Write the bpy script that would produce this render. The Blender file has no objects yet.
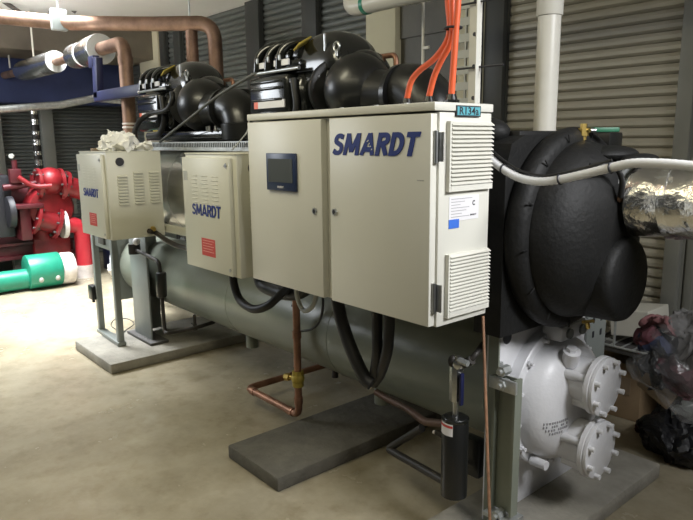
import bpy, bmesh, math, random
from mathutils import Vector as V, Matrix as M
random.seed(7)
PI = math.pi
COL = bpy.context.scene.collection
# ------------------------------------------------------------------ camera maths (surveying helper)
F = 639.0; PITCH = math.radians(10.55); YAW = math.radians(49.37); ROLL = math.radians(-0.58)
EYE = V((0, 0, 1.62)); UP = V((0, 0, 1))
_fh = V((-math.sin(YAW), math.cos(YAW), 0)); _r0 = V((math.cos(YAW), math.sin(YAW), 0))
FW = _fh*math.cos(PITCH) - UP*math.sin(PITCH); _u0 = UP*math.cos(PITCH) + _fh*math.sin(PITCH)
RT = _r0*math.cos(ROLL) + _u0*math.sin(ROLL); UV_ = _u0*math.cos(ROLL) - _r0*math.sin(ROLL)

def at(x, y, X=None, Y=None, Z=None):
    """point of a known plane of the room seen in a given direction"""
    d = FW + RT*((x-346.5)/F) - UV_*((y-260)/F)
    if X is not None: t = (X-EYE.x)/d.x
    elif Y is not None: t = (Y-EYE.y)/d.y
    else: t = (Z-EYE.z)/d.z
    return EYE + d*t

# ------------------------------------------------------------------ materials
def mat(name, col, rough=.5, metal=0., bump=0., bscale=20., var=0., vscale=4., col2=None, trans=0., coat=0., alpha=1., spec=.5, stretch=None):
    m = bpy.data.materials.new(name); m.use_nodes = True
    nt = m.node_tree; b = nt.nodes['Principled BSDF']
    b.inputs['Base Color'].default_value = (*col, 1); b.inputs['Roughness'].default_value = rough
    b.inputs['Metallic'].default_value = metal
    b.inputs['Specular IOR Level'].default_value = spec
    if trans: b.inputs['Transmission Weight'].default_value = trans
    if coat: b.inputs['Coat Weight'].default_value = coat
    if alpha < 1: b.inputs['Alpha'].default_value = alpha
    tc = nt.nodes.new('ShaderNodeTexCoord'); mp = nt.nodes.new('ShaderNodeMapping')
    nt.links.new(tc.outputs['Object'], mp.inputs['Vector'])
    if stretch: mp.inputs['Scale'].default_value = stretch
    if var or col2:
        n = nt.nodes.new('ShaderNodeTexNoise'); n.inputs['Scale'].default_value = vscale; n.inputs['Detail'].default_value = 6
        n.inputs['Roughness'].default_value = .6
        r = nt.nodes.new('ShaderNodeValToRGB'); r.color_ramp.elements[0].position = .35; r.color_ramp.elements[1].position = .68
        c2 = col2 or tuple(c*(1-var) for c in col)
        r.color_ramp.elements[0].color = (*c2, 1); r.color_ramp.elements[1].color = (*col, 1)
        nt.links.new(mp.outputs[0], n.inputs['Vector']); nt.links.new(n.outputs['Fac'], r.inputs['Fac'])
        nt.links.new(r.outputs['Color'], b.inputs['Base Color'])
    if bump:
        n2 = nt.nodes.new('ShaderNodeTexNoise'); n2.inputs['Scale'].default_value = bscale; n2.inputs['Detail'].default_value = 4
        bp = nt.nodes.new('ShaderNodeBump'); bp.inputs['Strength'].default_value = bump; bp.inputs['Distance'].default_value = .02
        nt.links.new(mp.outputs[0], n2.inputs['Vector']); nt.links.new(n2.outputs['Fac'], bp.inputs['Height'])
        nt.links.new(bp.outputs['Normal'], b.inputs['Normal'])
    return m

PAINT = mat('cream_paint', (.66, .65, .58), .38, bump=.02, bscale=300, var=.03, vscale=3)
PAINT2 = mat('cream_paint_warm', (.60, .59, .49), .4, bump=.02, bscale=300, var=.04, vscale=3)
GREYP = mat('grey_paint', (.23, .25, .235), .42, var=.1, vscale=6)
SHELLP = mat('shell_paint', (.215, .235, .19), .34, var=.14, vscale=5, bump=.03, bscale=60)
WHITEC = mat('white_casting_paint', (.72, .72, .74), .38, bump=.08, bscale=70, var=.08, vscale=9)
BLACKP = mat('black_plastic', (.010, .0105, .010), .34, var=.2, coat=.1)
BLACKG = mat('black_gloss', (.010, .011, .010), .16, coat=.4)
FOAM = mat('black_foam', (.008, .008, .0077), .62, bump=.14, bscale=60, var=.4, vscale=14, spec=.3)
RUBBER = mat('black_rubber', (.014, .014, .014), .5, var=.2)
STEEL = mat('steel', (.55, .56, .55), .35, 1., var=.2, vscale=20)
GALV = mat('galvanised', (.55, .57, .56), .45, .7, var=.25, vscale=25)
ALU = mat('aluminium_cladding', (.62, .61, .57), .28, 1., bump=.12, bscale=6, var=.12, vscale=5, stretch=(.5, 3, 3))
FOIL = mat('foil_wrap', (.80, .79, .76), .24, 1., bump=1.0, bscale=9, var=.2, vscale=7)
FOIL2 = mat('foil_lagging', (.82, .82, .80), .22, 1., bump=.5, bscale=9, var=.2, vscale=9)
FIBRE = mat('insulation_end', (.75, .77, .76), .8, bump=.2, bscale=60, var=.1)
COPPER = mat('copper', (.40, .26, .19), .58, 1., var=.4, vscale=7, bump=.05)
COPPERD = mat('dull_copper', (.42, .22, .14), .45, .7, var=.5, vscale=9, bump=.05)
DARKPIPE = mat('dark_pipe', (.05, .045, .04), .5, .3, var=.4)
DARKCU = mat('aged_copper', (.14, .085, .06), .5, .6, var=.5, vscale=9)
BRASS = mat('brass', (.72, .52, .16), .35, 1., var=.2)
YELLOW = mat('yellow_valve', (.50, .38, .07), .5, .4, var=.25)
ORANGE = mat('orange_sheath', (.78, .13, .045), .42)
WPVC = mat('white_pvc', (.74, .72, .64), .35, var=.05)
WCOND = mat('white_conduit', (.72, .72, .72), .42)
GREYC = mat('grey_conduit', (.42, .43, .40), .45)
DGREY = mat('dark_grey_sheath', (.09, .095, .085), .5)
REDB = mat('bright_red_paint', (.55, .03, .045), .35, var=.15)
RED = mat('red_paint', (.30, .014, .020), .4, var=.5, vscale=5, bump=.03)
REDD = mat('dark_red_paint', (.11, .014, .02), .45, var=.4, vscale=5)
REDL = mat('red_label', (.55, .06, .05), .45)
REDT = mat('pale_red_print', (.75, .35, .3), .5)
BLUEL = mat('logo_blue', (.012, .030, .20), .45)
BLUES = mat('sticker_blue', (.05, .16, .62), .4)
TEAL = mat('label_teal', (.10, .36, .42), .45)
INK = mat('ink', (.02, .02, .025), .5)
INKG = mat('grey_ink', (.35, .34, .36), .6)
LABELW = mat('label_white', (.74, .73, .74), .45)
NAVY = mat('screen_bezel', (.02, .035, .09), .35)
SCREEN = mat('screen_glass', (.085, .095, .10), .22)
CONC2 = mat('pale_plinth_concrete', (.34, .32, .27), .85, bump=.35, bscale=35, var=.35, vscale=5)
CONC = mat('shaded_plinth_concrete', (.135, .125, .10), .85, bump=.35, bscale=35, var=.4, vscale=6)  # middle plinth only; shade under the cabinet is put into this darker colour
GREEN = mat('green_paint', (.02, .27, .17), .35, var=.2, vscale=6)
GREENL = mat('green_lever', (.015, .12, .06), .5)
COLLAR = mat('dirty_white_paint', (.78, .72, .68), .6, var=.25, vscale=14)
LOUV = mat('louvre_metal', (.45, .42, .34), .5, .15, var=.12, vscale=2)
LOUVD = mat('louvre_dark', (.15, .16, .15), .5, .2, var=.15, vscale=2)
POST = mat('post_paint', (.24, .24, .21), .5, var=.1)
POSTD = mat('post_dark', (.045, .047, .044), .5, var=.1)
CREAM = mat('cream_wall_paint', (.62, .58, .42), .7, var=.06)
BOARD = mat('brown_board', (.11, .10, .07), .5, var=.35, vscale=3)
BLUEB = mat('blue_steel', (.012, .016, .07), .45, var=.3, vscale=5)
BLUED = mat('blue_duct_paint', (.05, .07, .19), .6, var=.3, vscale=2)
SOFF = mat('soffit_board', (.20, .175, .14), .8, var=.15)
MIDG = mat('grey_lettering', (.36, .36, .37), .6)
CEIL = mat('ceiling_sheet', (.86, .85, .83), .7, var=.1, vscale=1)
DARKST = mat('dark_steel', (.09, .085, .08), .6, var=.3)
CARD = mat('cardboard', (.36, .25, .14), .85, var=.2, vscale=8, bump=.1, bscale=40)
CARDL = mat('cardboard_label', (.30, .22, .14), .8)
WBOX = mat('white_box', (.60, .58, .50), .7, var=.06)
CLEAR = mat('clear_plastic', (.40, .40, .40), .16, bump=1.0, bscale=9, spec=.9, alpha=.15)
PINK = mat('pink_cloth', (.22, .09, .09), .8, var=.4, vscale=14)
BLUECL = mat('blue_cloth', (.03, .04, .09), .8, var=.4, vscale=14)
MAROON = mat('maroon_cloth', (.09, .022, .03), .8, var=.4, vscale=14)
BAG = mat('black_bag', (.010, .010, .012), .45, bump=.9, bscale=14)
TIMBER = mat('rusty_brown_strip', (.33, .17, .09), .7, var=.45, vscale=30, bump=.2, bscale=50)
RAG = mat('white_rag', (.92, .91, .86), .9, bump=.3, bscale=60)
RUST = mat('rust', (.30, .10, .05), .85, var=.4, vscale=18)

def wob(p):
    s = math.sin; x, y, z = p*2.6
    return V((s(y*1.3+1.7*s(z*.9+x*.4))*s(z*1.1+.5), s(z*1.2+1.9*s(x*.8-y*.5)+2)*s(x*.9+1.3), s(x*1.4+1.6*s(y*.7+z*.6)+4)*s(y*1.2+2.1)))
# ------------------------------------------------------------------ mesh builder
class MB:
    def __init__(s): s.b = bmesh.new(); s.sm = True
    def box(s, c, d, bev=0., rot=None, seg=2):
        g = bmesh.ops.create_cube(s.b, size=1.)['verts']
        for v in g: v.co = V((v.co.x*d[0], v.co.y*d[1], v.co.z*d[2]))
        if bev:
            es = {e for v in g for e in v.link_edges}
            r = bmesh.ops.bevel(s.b, geom=list(es), offset=bev, segments=seg, affect='EDGES', profile=.5)
            g = list({v for f in r['faces'] for v in f.verts} | {v for v in g if v.is_valid})
        m = M.Translation(V(c)) @ (rot.to_4x4() if rot else M.Identity(4))
        for v in g: v.co = m @ v.co
        return s
    def bb(s, a, b, bev=0., seg=2):
        a = V(a); b = V(b)
        return s.box((a+b)/2, [abs(q) for q in (b-a)], bev, None, seg)
    def ring(s, c, n, u, r, k):
        w = n.cross(u); return [s.b.verts.new(c + (u*math.cos(2*PI*i/k) + w*math.sin(2*PI*i/k))*r) for i in range(k)]
    def skin(s, rings, cap=True):
        for a, b in zip(rings, rings[1:]):
            k = len(a)
            for i in range(k):
                try: s.b.faces.new((a[i], a[(i+1) % k], b[(i+1) % k], b[i]))
                except ValueError: pass
        if cap:
            for q, fl in ((rings[0], True), (rings[-1], False)):
                try: s.b.faces.new(list(reversed(q)) if fl else q)
                except ValueError: pass
        return s
    def lathe(s, p0, axis, prof, k=40, sy=1., cap=True):
        """prof: (distance along axis, radius)"""
        a = V(axis).normalized(); u = a.orthogonal().normalized()
        if abs(a.z) < .9: u = UP.cross(a).normalized()
        return s.skin([s.ring(V(p0)+a*t, a, u, max(r, 1e-4), k) for t, r in prof], cap)
    def cyl(s, a, b, r, r2=None, k=24, bev=0.):
        a = V(a); b = V(b); L = (b-a).length; r2 = r if r2 is None else r2
        p = [(0, r), (L, r2)] if not bev else [(0, r-bev), (bev*.3, r-bev*.3), (bev, r), (L-bev, r2), (L-bev*.3, r2-bev*.3), (L, r2-bev)]
        return s.lathe(a, b-a, p, k)
    def tube(s, pts, r, k=14, smooth=True, sub=6, wav=0., wn=2):
        P = [V(p) for p in pts]
        if smooth and len(P) > 2:
            Q = []
            for i in range(len(P)-1):
                p0 = P[i-1] if i else P[0]*2-P[1]; p1 = P[i]; p2 = P[i+1]; p3 = P[i+2] if i+2 < len(P) else P[-1]*2-P[-2]
                for j in range(sub):
                    t = j/sub
                    Q.append(.5*((2*p1)+(p2-p0)*t+(2*p0-5*p1+4*p2-p3)*t*t+(3*p1-p0-3*p2+p3)*t**3))
            Q.append(P[-1]); P = Q
        u = None; rings = []
        for i, p in enumerate(P):
            d = (P[min(i+1, len(P)-1)]-P[max(i-1, 0)]).normalized()
            if u is None: u = d.orthogonal().normalized()
            u = (u-d*u.dot(d)).normalized()
            rr = (r(i/(len(P)-1)) if callable(r) else r) + (wav if i % wn == 0 else 0)
            rings.append(s.ring(p, d, u, rr, k))
        return s.skin(rings)
    def elbow(s, pts, r, bend, k=18):
        """straight runs joined by round bends"""
        P = [V(p) for p in pts]; Q = [P[0]]
        for i in range(1, len(P)-1):
            a = (P[i-1]-P[i]).normalized(); b = (P[i+1]-P[i]).normalized()
            s0 = P[i]+a*bend; s1 = P[i]+b*bend
            for j in range(9):
                t = j/8; Q.append(s0*(1-t)**2+P[i]*2*t*(1-t)+s1*t*t)
        Q.append(P[-1]); return s.tube(Q, r, k, False)
    def ball(s, c, r, k=24, rot=None):
        g = bmesh.ops.create_uvsphere(s.b, u_segments=k, v_segments=k//2, radius=1.)['verts']
        rr = r if hasattr(r, '__len__') else (r, r, r)
        for v in g:
            q = V((v.co.x*rr[0], v.co.y*rr[1], v.co.z*rr[2]))
            v.co = V(c)+(rot @ q if rot else q)
        return s
    def prism(s, pts, ext):
        """polygon points (3D) extruded by vector"""
        e = V(ext); a = [s.b.verts.new(V(p)) for p in pts]; b = [s.b.verts.new(V(p)+e) for p in pts]
        n = len(a); s.b.faces.new(list(reversed(a))); s.b.faces.new(b)
        for i in range(n): s.b.faces.new((a[i], a[(i+1) % n], b[(i+1) % n], b[i]))
        return s
    def torus(s, c, n, R, r, k=32, kk=10, a0=0, a1=2*PI):
        n = V(n).normalized(); u = n.orthogonal().normalized()
        if abs(n.z) < .9: u = UP.cross(n).normalized()
        w = n.cross(u); full = a1-a0 > 6.28
        rs = []
        for i in range(k if full else k+1):
            t = a0+(a1-a0)*i/k; d = u*math.cos(t)+w*math.sin(t)
            rs.append([s.b.verts.new(V(c)+d*(R+r*math.cos(2*PI*j/kk))+n*r*math.sin(2*PI*j/kk)) for j in range(kk)])
        if full: rs.append(rs[0])
        return s.skin(rs, not full)
    def build(s, name, m, parent=None, flat=False, origin=None, noise=0., nsc=3.):
        if noise:
            for v in s.b.verts: v.co += (wob(v.co*nsc)+wob(v.co*nsc*2.7)*.5+wob(v.co*nsc*7)*.2)*noise*.8
        bmesh.ops.recalc_face_normals(s.b, faces=s.b.faces)
        if parent is not None:
            o0 = V(parent['_o'])
        else:
            if origin is None:
                xs = [v.co for v in s.b.verts]
                origin = V(((min(p.x for p in xs)+max(p.x for p in xs))/2, (min(p.y for p in xs)+max(p.y for p in xs))/2, min(p.z for p in xs)))
            o0 = V(origin)
        for v in s.b.verts: v.co -= o0
        me = bpy.data.meshes.new(name); s.b.to_mesh(me); s.b.free()
        if not flat:
            for p in me.polygons: p.use_smooth = True
            try: me.set_sharp_from_angle(angle=math.radians(38))
            except Exception: pass
        me.materials.append(m)
        o = bpy.data.objects.new(name, me); COL.objects.link(o)
        o['_o'] = tuple(o0)
        if parent is not None: o.parent = parent
        if parent is None: o.location = o0
        else:
            pass
        return o

def tag(o, label=None, cat=None, group=None, kind=None):
    if label: o['label'] = label
    if cat: o['category'] = cat
    if group: o['group'] = group
    if kind: o['kind'] = kind
    return o
def thing(name, loc, label, cat, group=None):
    o = bpy.data.objects.new(name, None); COL.objects.link(o); o.location = V(loc); o['_o'] = tuple(loc)
    o.empty_display_size = .05
    return tag(o, label, cat, group)
def copy_tree(o, parent=None):
    c = o.copy(); COL.objects.link(c); c.parent = parent
    for ch in list(o.children): copy_tree(ch, c)
    return c
def text(name, s, m, parent, org, xdir, ydir, h, w=None, bold=.0, shear=0., depth=.0015):
    """lettering: lower-left corner at org, letter height h, total width w, raised by depth"""
    cu = bpy.data.curves.new(name, 'FONT'); cu.body = s; cu.size = 1; cu.offset = bold; cu.shear = shear; cu.extrude = .01
    cu.resolution_u = 3
    t = bpy.data.objects.new('tmp', cu); COL.objects.link(t)
    dg = bpy.context.evaluated_depsgraph_get(); me = bpy.data.meshes.new_from_object(t.evaluated_get(dg))
    bpy.data.objects.remove(t); bpy.data.curves.remove(cu)
    xs = [v.co.x for v in me.vertices]; ys = [v.co.y for v in me.vertices]
    x0, x1, y0, y1 = min(xs), max(xs), min(ys), max(ys)
    sy = h/(y1-y0); sx = (w/(x1-x0)) if w else sy
    X = V(xdir).normalized(); Y = V(ydir).normalized(); N = X.cross(Y)
    o0 = V(parent['_o'])
    for v in me.vertices:
        c = v.co.copy(); v.co = V(org)+X*((c.x-x0)*sx)+Y*((c.y-y0)*sy)+N*(depth*(1 if c.z > 0 else 0))-o0
    me.name = name; me.materials.clear(); me.materials.append(m)
    o = bpy.data.objects.new(name, me); COL.objects.link(o); o['_o'] = tuple(o0); o.parent = parent
    return o
NY = V((0, -1, 0)); PX = V((1, 0, 0)); PY = V((0, 1, 0))

def bold(name, s, m, parent, org, xdir, ydir, h, w, th=.2, shear=.18, depth=.0015):
    """heavy sign lettering drawn as strokes; letter box is 1 high"""
    X = V(xdir).normalized(); Y = V(ydir).normalized(); N = X.cross(Y); q = th/2
    def arc(cx, cy, rx, ry, a0, a1, n=9): return [(cx+rx*math.cos(math.radians(a0+(a1-a0)*i/n)), cy+ry*math.sin(math.radians(a0+(a1-a0)*i/n))) for i in range(n+1)]
    G = {'S': (.60, [[(.55, .83)]+arc(.31, .74, .19, .16, 40, 180, 7)[0:]+arc(.31, .68, .19, .12, 190, 240, 2)+arc(.33, .34, .19, .16, 60, 0, 3)+arc(.30, .26, .21, .16, -10, -150, 7)+[(.05, .20)]]),
         'M': (.92, [[(q, 0), (q+.06, 1)], [(q+.06, .96), (.46, .16)], [(.46, .16), (.86-q, .96)], [(.92-q, 0), (.86-q, 1)]]),
         'A': (.78, [[(q-.02, 0), (.39, 1)], [(.39, 1), (.80-q, 0)], [(.18, .27), (.60, .27)]]),
         'R': (.64, [[(q, 0), (q, 1)], [(q, 1-q), (.36, 1-q)]+arc(.36, .72, .18, .28-q, 90, -90)+[(q, .44+q*.0)], [(.34, .46), (.60-q*.3, 0)]]),
         'D': (.68, [[(q, 0), (q, 1)], [(q, 1-q), (.26, 1-q)]+arc(.28, .5, .40-q, .5-q, 90, -90, 12)+[(q, q)]]),
         'T': (.62, [[(.31, 0), (.31, 1)], [(0, 1-q), (.62, 1-q)]])}
    kk_ = 0; tot = sum(G[c][0] for c in s)+.07*(len(s)-1); sx = w/(tot+shear); k = MB(); x = 0.
    for c in s:
        gw, st = G[c]
        for pl in st:
            n = len(pl); L = []; Rr = []
            for i, (a, b_) in enumerate(pl):
                p = pl[max(i-1, 0)]; r = pl[min(i+1, n-1)]; dx, dy = r[0]-p[0], r[1]-p[1]; l = math.hypot(dx, dy) or 1
                nx, ny = -dy/l*q, dx/l*q
                L.append((a+nx, b_+ny)); Rr.append((a-nx, b_-ny))
            def P(a, b_, d):
                b_ = min(1, max(0, b_)); return V(org)+X*((x+a+shear*b_)*sx)+Y*(b_*h)+N*d
            kk_ += 1
            for d in (depth+.00012*kk_,):
                rows = [[k.b.verts.new(P(*L[i], d)), k.b.verts.new(P(*Rr[i], d)), k.b.verts.new(P(*Rr[i], 0)), k.b.verts.new(P(*L[i], 0))] for i in range(n)]
                for u, v in zip(rows, rows[1:]):
                    for j in range(4): k.b.faces.new((u[j], u[(j+1) % 4], v[(j+1) % 4], v[j]))
                k.b.faces.new(rows[0]); k.b.faces.new(rows[-1])
        x += gw+.07
    return k.build(name, m, parent, flat=True)
def struct(o): return tag(o, kind='structure')
# =================================================================== SETTING
WY = 3.9; EX = -9.7; CZ = 3.06; K = 1.147
def floor_mat():
    m = mat('floor_concrete', (.60, .57, .49), .42); nt = m.node_tree; b = nt.nodes['Principled BSDF']
    tc = nt.nodes['Texture Coordinate']
    def noise(sc, det, lo, hi, c0, c1):
        n = nt.nodes.new('ShaderNodeTexNoise'); n.inputs['Scale'].default_value = sc; n.inputs['Detail'].default_value = det
        n.inputs['Roughness'].default_value = .65
        r = nt.nodes.new('ShaderNodeValToRGB'); r.color_ramp.elements[0].position = lo; r.color_ramp.elements[1].position = hi
        r.color_ramp.elements[0].color = (*c0, 1); r.color_ramp.elements[1].color = (*c1, 1)
        nt.links.new(tc.outputs['Object'], n.inputs['Vector']); nt.links.new(n.outputs['Fac'], r.inputs['Fac']); return r
    a = noise(1.1, 8, .34, .62, (.30, .265, .19), (.44, .39, .285))
    c = noise(8, 9, .25, .50, (.80, .77, .72), (1, 1, 1))
    d = noise(38, 2, .185, .215, (.40, .37, .33), (1, 1, 1))
    e = noise(3.6, 9, .3, .6, (.78, .76, .70), (1, 1, 1))
    def mul(p, q):
        x = nt.nodes.new('ShaderNodeMixRGB'); x.blend_type = 'MULTIPLY'; x.inputs[0].default_value = 1
        nt.links.new(p.outputs[0], x.inputs[1]); nt.links.new(q.outputs[0], x.inputs[2]); return x
    x = mul(mul(mul(a, c), d), e); nt.links.new(x.outputs[0], b.inputs['Base Color'])
    rr = nt.nodes.new('ShaderNodeMapRange'); rr.inputs['To Min'].default_value = .5; rr.inputs['To Max'].default_value = .22
    nt.links.new(e.outputs['Color'], rr.inputs['Value']); nt.links.new(rr.outputs[0], b.inputs['Roughness'])
    n = nt.nodes.new('ShaderNodeTexNoise'); n.inputs['Scale'].default_value = 9; n.inputs['Detail'].default_value = 8
    bp = nt.nodes.new('ShaderNodeBump'); bp.inputs['Strength'].default_value = .25; bp.inputs['Distance'].default_value = .01
    nt.links.new(tc.outputs['Object'], n.inputs['Vector']); nt.links.new(n.outputs['Fac'], bp.inputs['Height']); nt.links.new(bp.outputs['Normal'], b.inputs['Normal'])
    return m
struct(MB().bb((EX-.2, -4, -.15), (3, WY+.2, 0)).build('floor', floor_mat(), flat=True))
struct(MB().bb((EX-.2, -1.5, CZ), (1.5, WY+.2, CZ+.1)).build('ceiling', CEIL, flat=True))

def louvre(org, ux, L, z0, z1, pitch, dep, n):
    """bank of sloping horizontal blades facing direction n"""
    b = MB(); ux = V(ux); n = V(n); z = z0
    while z < z1:
        p = V(org) + UP*(z-V(org).z); h = min(pitch, z1-z)
        prof = [p, p+n*dep*.15+UP*h*.05, p+n*dep+UP*h*.28, p+n*dep+UP*h*.62, p+n*dep*.25+UP*h*.97, p+UP*h]
        prof = [q-n*.012 if i in (0, 5) else q for i, q in enumerate(prof)]
        b.prism(prof, ux*L); z += pitch
    return b
# rear wall: louvre banks between posts
PW = [(-9.6, -7.62), (-7.1, -6.75), (-6.6, -5.28), (-5.06, -4.42), (-4.23, -3.6), (-2.42, -1.39), (-1.25, 1.6)]
wr = thing('wall_rear', (-4, WY, 0), 'x', 'x'); del wr['label']; del wr['category']; wr['kind'] = 'structure'
for a, c in PW:
    a = max(a*K, EX); c = c*K
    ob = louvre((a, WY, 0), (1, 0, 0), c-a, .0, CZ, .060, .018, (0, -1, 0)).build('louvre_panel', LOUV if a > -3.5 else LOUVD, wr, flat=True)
MB().bb((EX, WY+.02, 0), (1.6, WY+.12, CZ)).build('backing_wall', POSTD, wr, flat=True)
def post(x0, x1, m, y=WY, z1=CZ, d=.08):
    x0 *= K; x1 *= K; b = MB(); b.bb((x0, y-d, 0), (x1, y+.015, z1), .004); b.bb((x0-.015, y-d*.45, 0), (x1+.015, y-d*.35, z1)); return b.build('post', m, wr)
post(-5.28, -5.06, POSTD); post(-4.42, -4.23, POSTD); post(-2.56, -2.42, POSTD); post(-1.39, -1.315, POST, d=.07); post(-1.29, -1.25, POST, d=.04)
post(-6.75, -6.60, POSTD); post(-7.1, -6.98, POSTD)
struct(MB().bb((-7.62*K, WY-.1, 0), (-7.1*K, WY+.01, CZ)).build('trim_1', CREAM, flat=True))
struct(MB().bb((-3.60*K, WY-.12, 0), (-3.30*K, WY+.01, CZ), .006).build('trim_2', CREAM))
struct(MB().bb((-2.80*K, WY-.10, 0), (-2.56*K, WY+.01, CZ), .006).build('trim_3', CREAM))
o = MB().bb((-3.30*K, WY-.05, 0), (-2.80*K, WY+.01, CZ)); o.bb((-3.29*K, WY-.07, 2.42), (-2.81*K, WY-.05, CZ))
struct(o.build('door_1', BOARD, flat=True))
# far end wall
we = thing('wall_left', (EX, 1, 0), 'x', 'x'); del we['label']; del we['category']; we['kind'] = 'structure'
for a, c in [(-1.5, .8), (.95, 2.05), (2.2, 2.72), (2.85, 3.86)]:
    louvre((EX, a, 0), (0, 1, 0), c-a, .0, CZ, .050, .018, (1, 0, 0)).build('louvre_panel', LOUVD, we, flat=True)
MB().bb((EX-.14, -1.5, 0), (EX-.03, WY, CZ)).build('backing_wall', POSTD, we, flat=True)
for y in (.87, 2.12, 2.78): MB().bb((EX-.02, y-.08, 0), (EX+.1, y+.08, CZ), .004).build('post', POST, we)

struct(MB().bb((EX+.002, -1.2, 2.70), (-8.3, WY-.02, CZ-.002), .01).build('trim_4', SOFF))
# roof steel
tr = MB()
for a, c in [((2, 0), (22, 14)), ((50, 13), (68, 0)), ((76, 12), (60, 0)), ((60, 0), (59, 26))]:
    P = at(*a, Y=2.9); Q = at(*c, Y=2.9); P = at(*a, X=-7.6); Q = at(*c, X=-7.6)
    tr.cyl(P, Q, .025, k=8)
# =================================================================== PLINTHS
def plinth(x0, x1, y0, y1, h, label, name='concrete_plinth', m=None):
    b = MB().bb((x0, y0, 0), (x1, y1, h), .012, 2)
    return tag(b.build(name, m or CONC, origin=((x0+x1)/2, (y0+y1)/2, 0)), label, 'plinth', None)
PH = .075
pL = at(72, 341, Z=PH); 
plinth(-5.14, -4.38, 1.54, 3.0, PH, 'low concrete plinth under the far left feet of the chiller and the steel stand', m=CONC2)
plinth(-2.755, -2.30, 1.535, 3.05, PH, 'low concrete plinth in the middle, running under the grey shell beside the copper drain pipe')
plinth(-1.62, -1.18, 1.75, 3.0, PH, 'low concrete plinth at the right under the white bolted water box', m=CONC2)

# =================================================================== CONTROL CABINET
x0 = at(250, 200, Y=1.5).x; XB = at(440, 104, Y=1.53).x; XD = at(430, 200, Y=1.5).x
z1 = 1.735; z0 = 1.018; y0 = 1.53; y1 = at(489, 200, X=XB).y
cab = thing('control_cabinet', ((x0+XB)/2, (y0+y1)/2, z0), 'large cream control cabinet with touch screen, two doors and big blue SMARDT lettering', 'cabinet')
b = MB().bb((x0, y0, z0), (XB, y1, z1-.03), .003); b.build('body', PAINT, cab)
b = MB().bb((x0-.004, y0-.028, z1-.026), (XB+.004, y1+.004, z1), .003); b.build('top_cap', PAINT, cab)
xa = at(322, 200, Y=1.5).x; xb = at(330, 200, Y=1.5).x
zt = z1-.034; zb = z0+.004
dl = MB().bb((x0, 1.5, zb), (xa, y0, zt), .004).build('door', PAINT, cab)
dr = MB().bb((xb, 1.5, zb), (XD, y0, zt), .004).build('door', PAINT, cab)
for (px, py), d in (((315, 211), dl), ((335, 212), dr)):
    p = at(px, py, Y=1.5); MB().cyl(p, p+NY*.006, .014, .012).build('lock', STEEL, d)
    MB().cyl(p+NY*.006, p+NY*.0068, .007, k=12).bb(p+NY*.0068-V((.003, 0, .008)), p+NY*.0074+V((.003, 0, .008))).build('keyhole', INK, d)
a = at(268, 153, Y=1.5); c = at(298, 192, Y=1.5)
sc = MB().bb((a.x, 1.488, c.z), (c.x, 1.5, a.z), .003).build('touch_screen', NAVY, dl)
ax, cx = a.x+.017, c.x-.017
MB().bb((ax, 1.4865, c.z+.034), (cx, 1.4885, a.z-.022)).build('display', SCREEN, dl)
text('screen_lettering', 'SMARDT', LABELW, dl, ((ax+cx)/2-.022, 1.4875, c.z+.011), PX, UP, .009, .044, .01, .1, .0008)
# big logo
L0 = at(332, 155, Y=1.5); L1 = at(421.5, 131.5, Y=1.5)
bold('logo_lettering', 'SMARDT', BLUEL, dr, (L0.x, 1.4998, L0.z), PX, UP, L1.z-L0.z, L1.x-L0.x, .215, .24, .0015)
for i in range(5):   # pale swoosh across the A
    t = i/4; q = at(371-i*1.0, 150-i*3.0, Y=1.5)
    if i < 4: MB().box((q.x+.001, 1.4978, q.z), (.016-.002*i, .0008, .0035), 0, M.Rotation(-.5, 3, 'Y')).build('logo_stripe', PAINT, dr, flat=True)
text('faint_lettering', 'www', INKG, dr, (at(417, 181, Y=1.5).x, 1.4995, at(417, 181, Y=1.5).z), PX, UP, .004, .03, 0, 0, .0006)
for py in (147, 299):
    p = at(434.5, py, Y=1.515); h = MB(); h.cyl((XD+.006, 1.518, p.z-.05), (XD+.006, 1.518, p.z+.05), .007, k=14)
    h.bb((XD+.004, 1.526, p.z-.045), (XD+.028, 1.531, p.z+.045)); h.cyl((XD+.006, 1.518, p.z-.001), (XD+.006, 1.518, p.z+.001), .0078, k=14)
    h.build('hinge', STEEL, cab)
def slats(ptl, ptr, pbl, n, name='louvre_panel'):
    """projecting louvre block on the +X side"""
    yl = ptl.y; yr = ptr.y; zt_ = ptl.z; zb_ = pbl.z
    f = MB(); f.bb((XB, yl, zb_), (XB+.008, yr, zt_), .001)
    f.bb((XB+.001, yl-.002, zb_-.002), (XB+.016, yl+.006, zt_+.001)); f.bb((XB+.0005, yl+.0065, zb_-.001), (XB+.0165, yr+.001, zb_+.017))
    h = (zt_-zb_-.018)/n
    for i in range(n):
        z = zb_+.018+i*h
        f.prism([(XB+.006, yl+.008, z+h*.95), (XB+.018, yl+.008, z+h*.35), (XB+.018, yl+.008, z+h*.12), (XB+.006, yl+.008, z+h*.55)], (0, yr-yl-.007, 0))
    return f.build(name, PAINT, cab, flat=True)
slats(at(447, 121.5, X=XB), at(490, 123, X=XB), at(446, 191.5, X=XB), 15)
slats(at(445.5, 255, X=XB), at(486.5, 246, X=XB), at(445, 317, X=XB), 16)
def plate(n1, n2, name, m, par, th=.0015, X=None):
    X = XB if X is None else X
    a = at(*n1, X=X); c = at(*n2, X=X)
    MB().bb((X-.0003, min(a.y, c.y), min(a.z, c.z)), (X+th, max(a.y, c.y), max(a.z, c.z))).build(name, m, par, flat=True); return a, c
a, c = plate((449, 197), (478, 218), 'rating_label', LABELW, cab)
yy0, yy1, zz1, zz0 = min(a.y, c.y), max(a.y, c.y), max(a.z, c.z), min(a.z, c.z)
k = MB()
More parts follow.
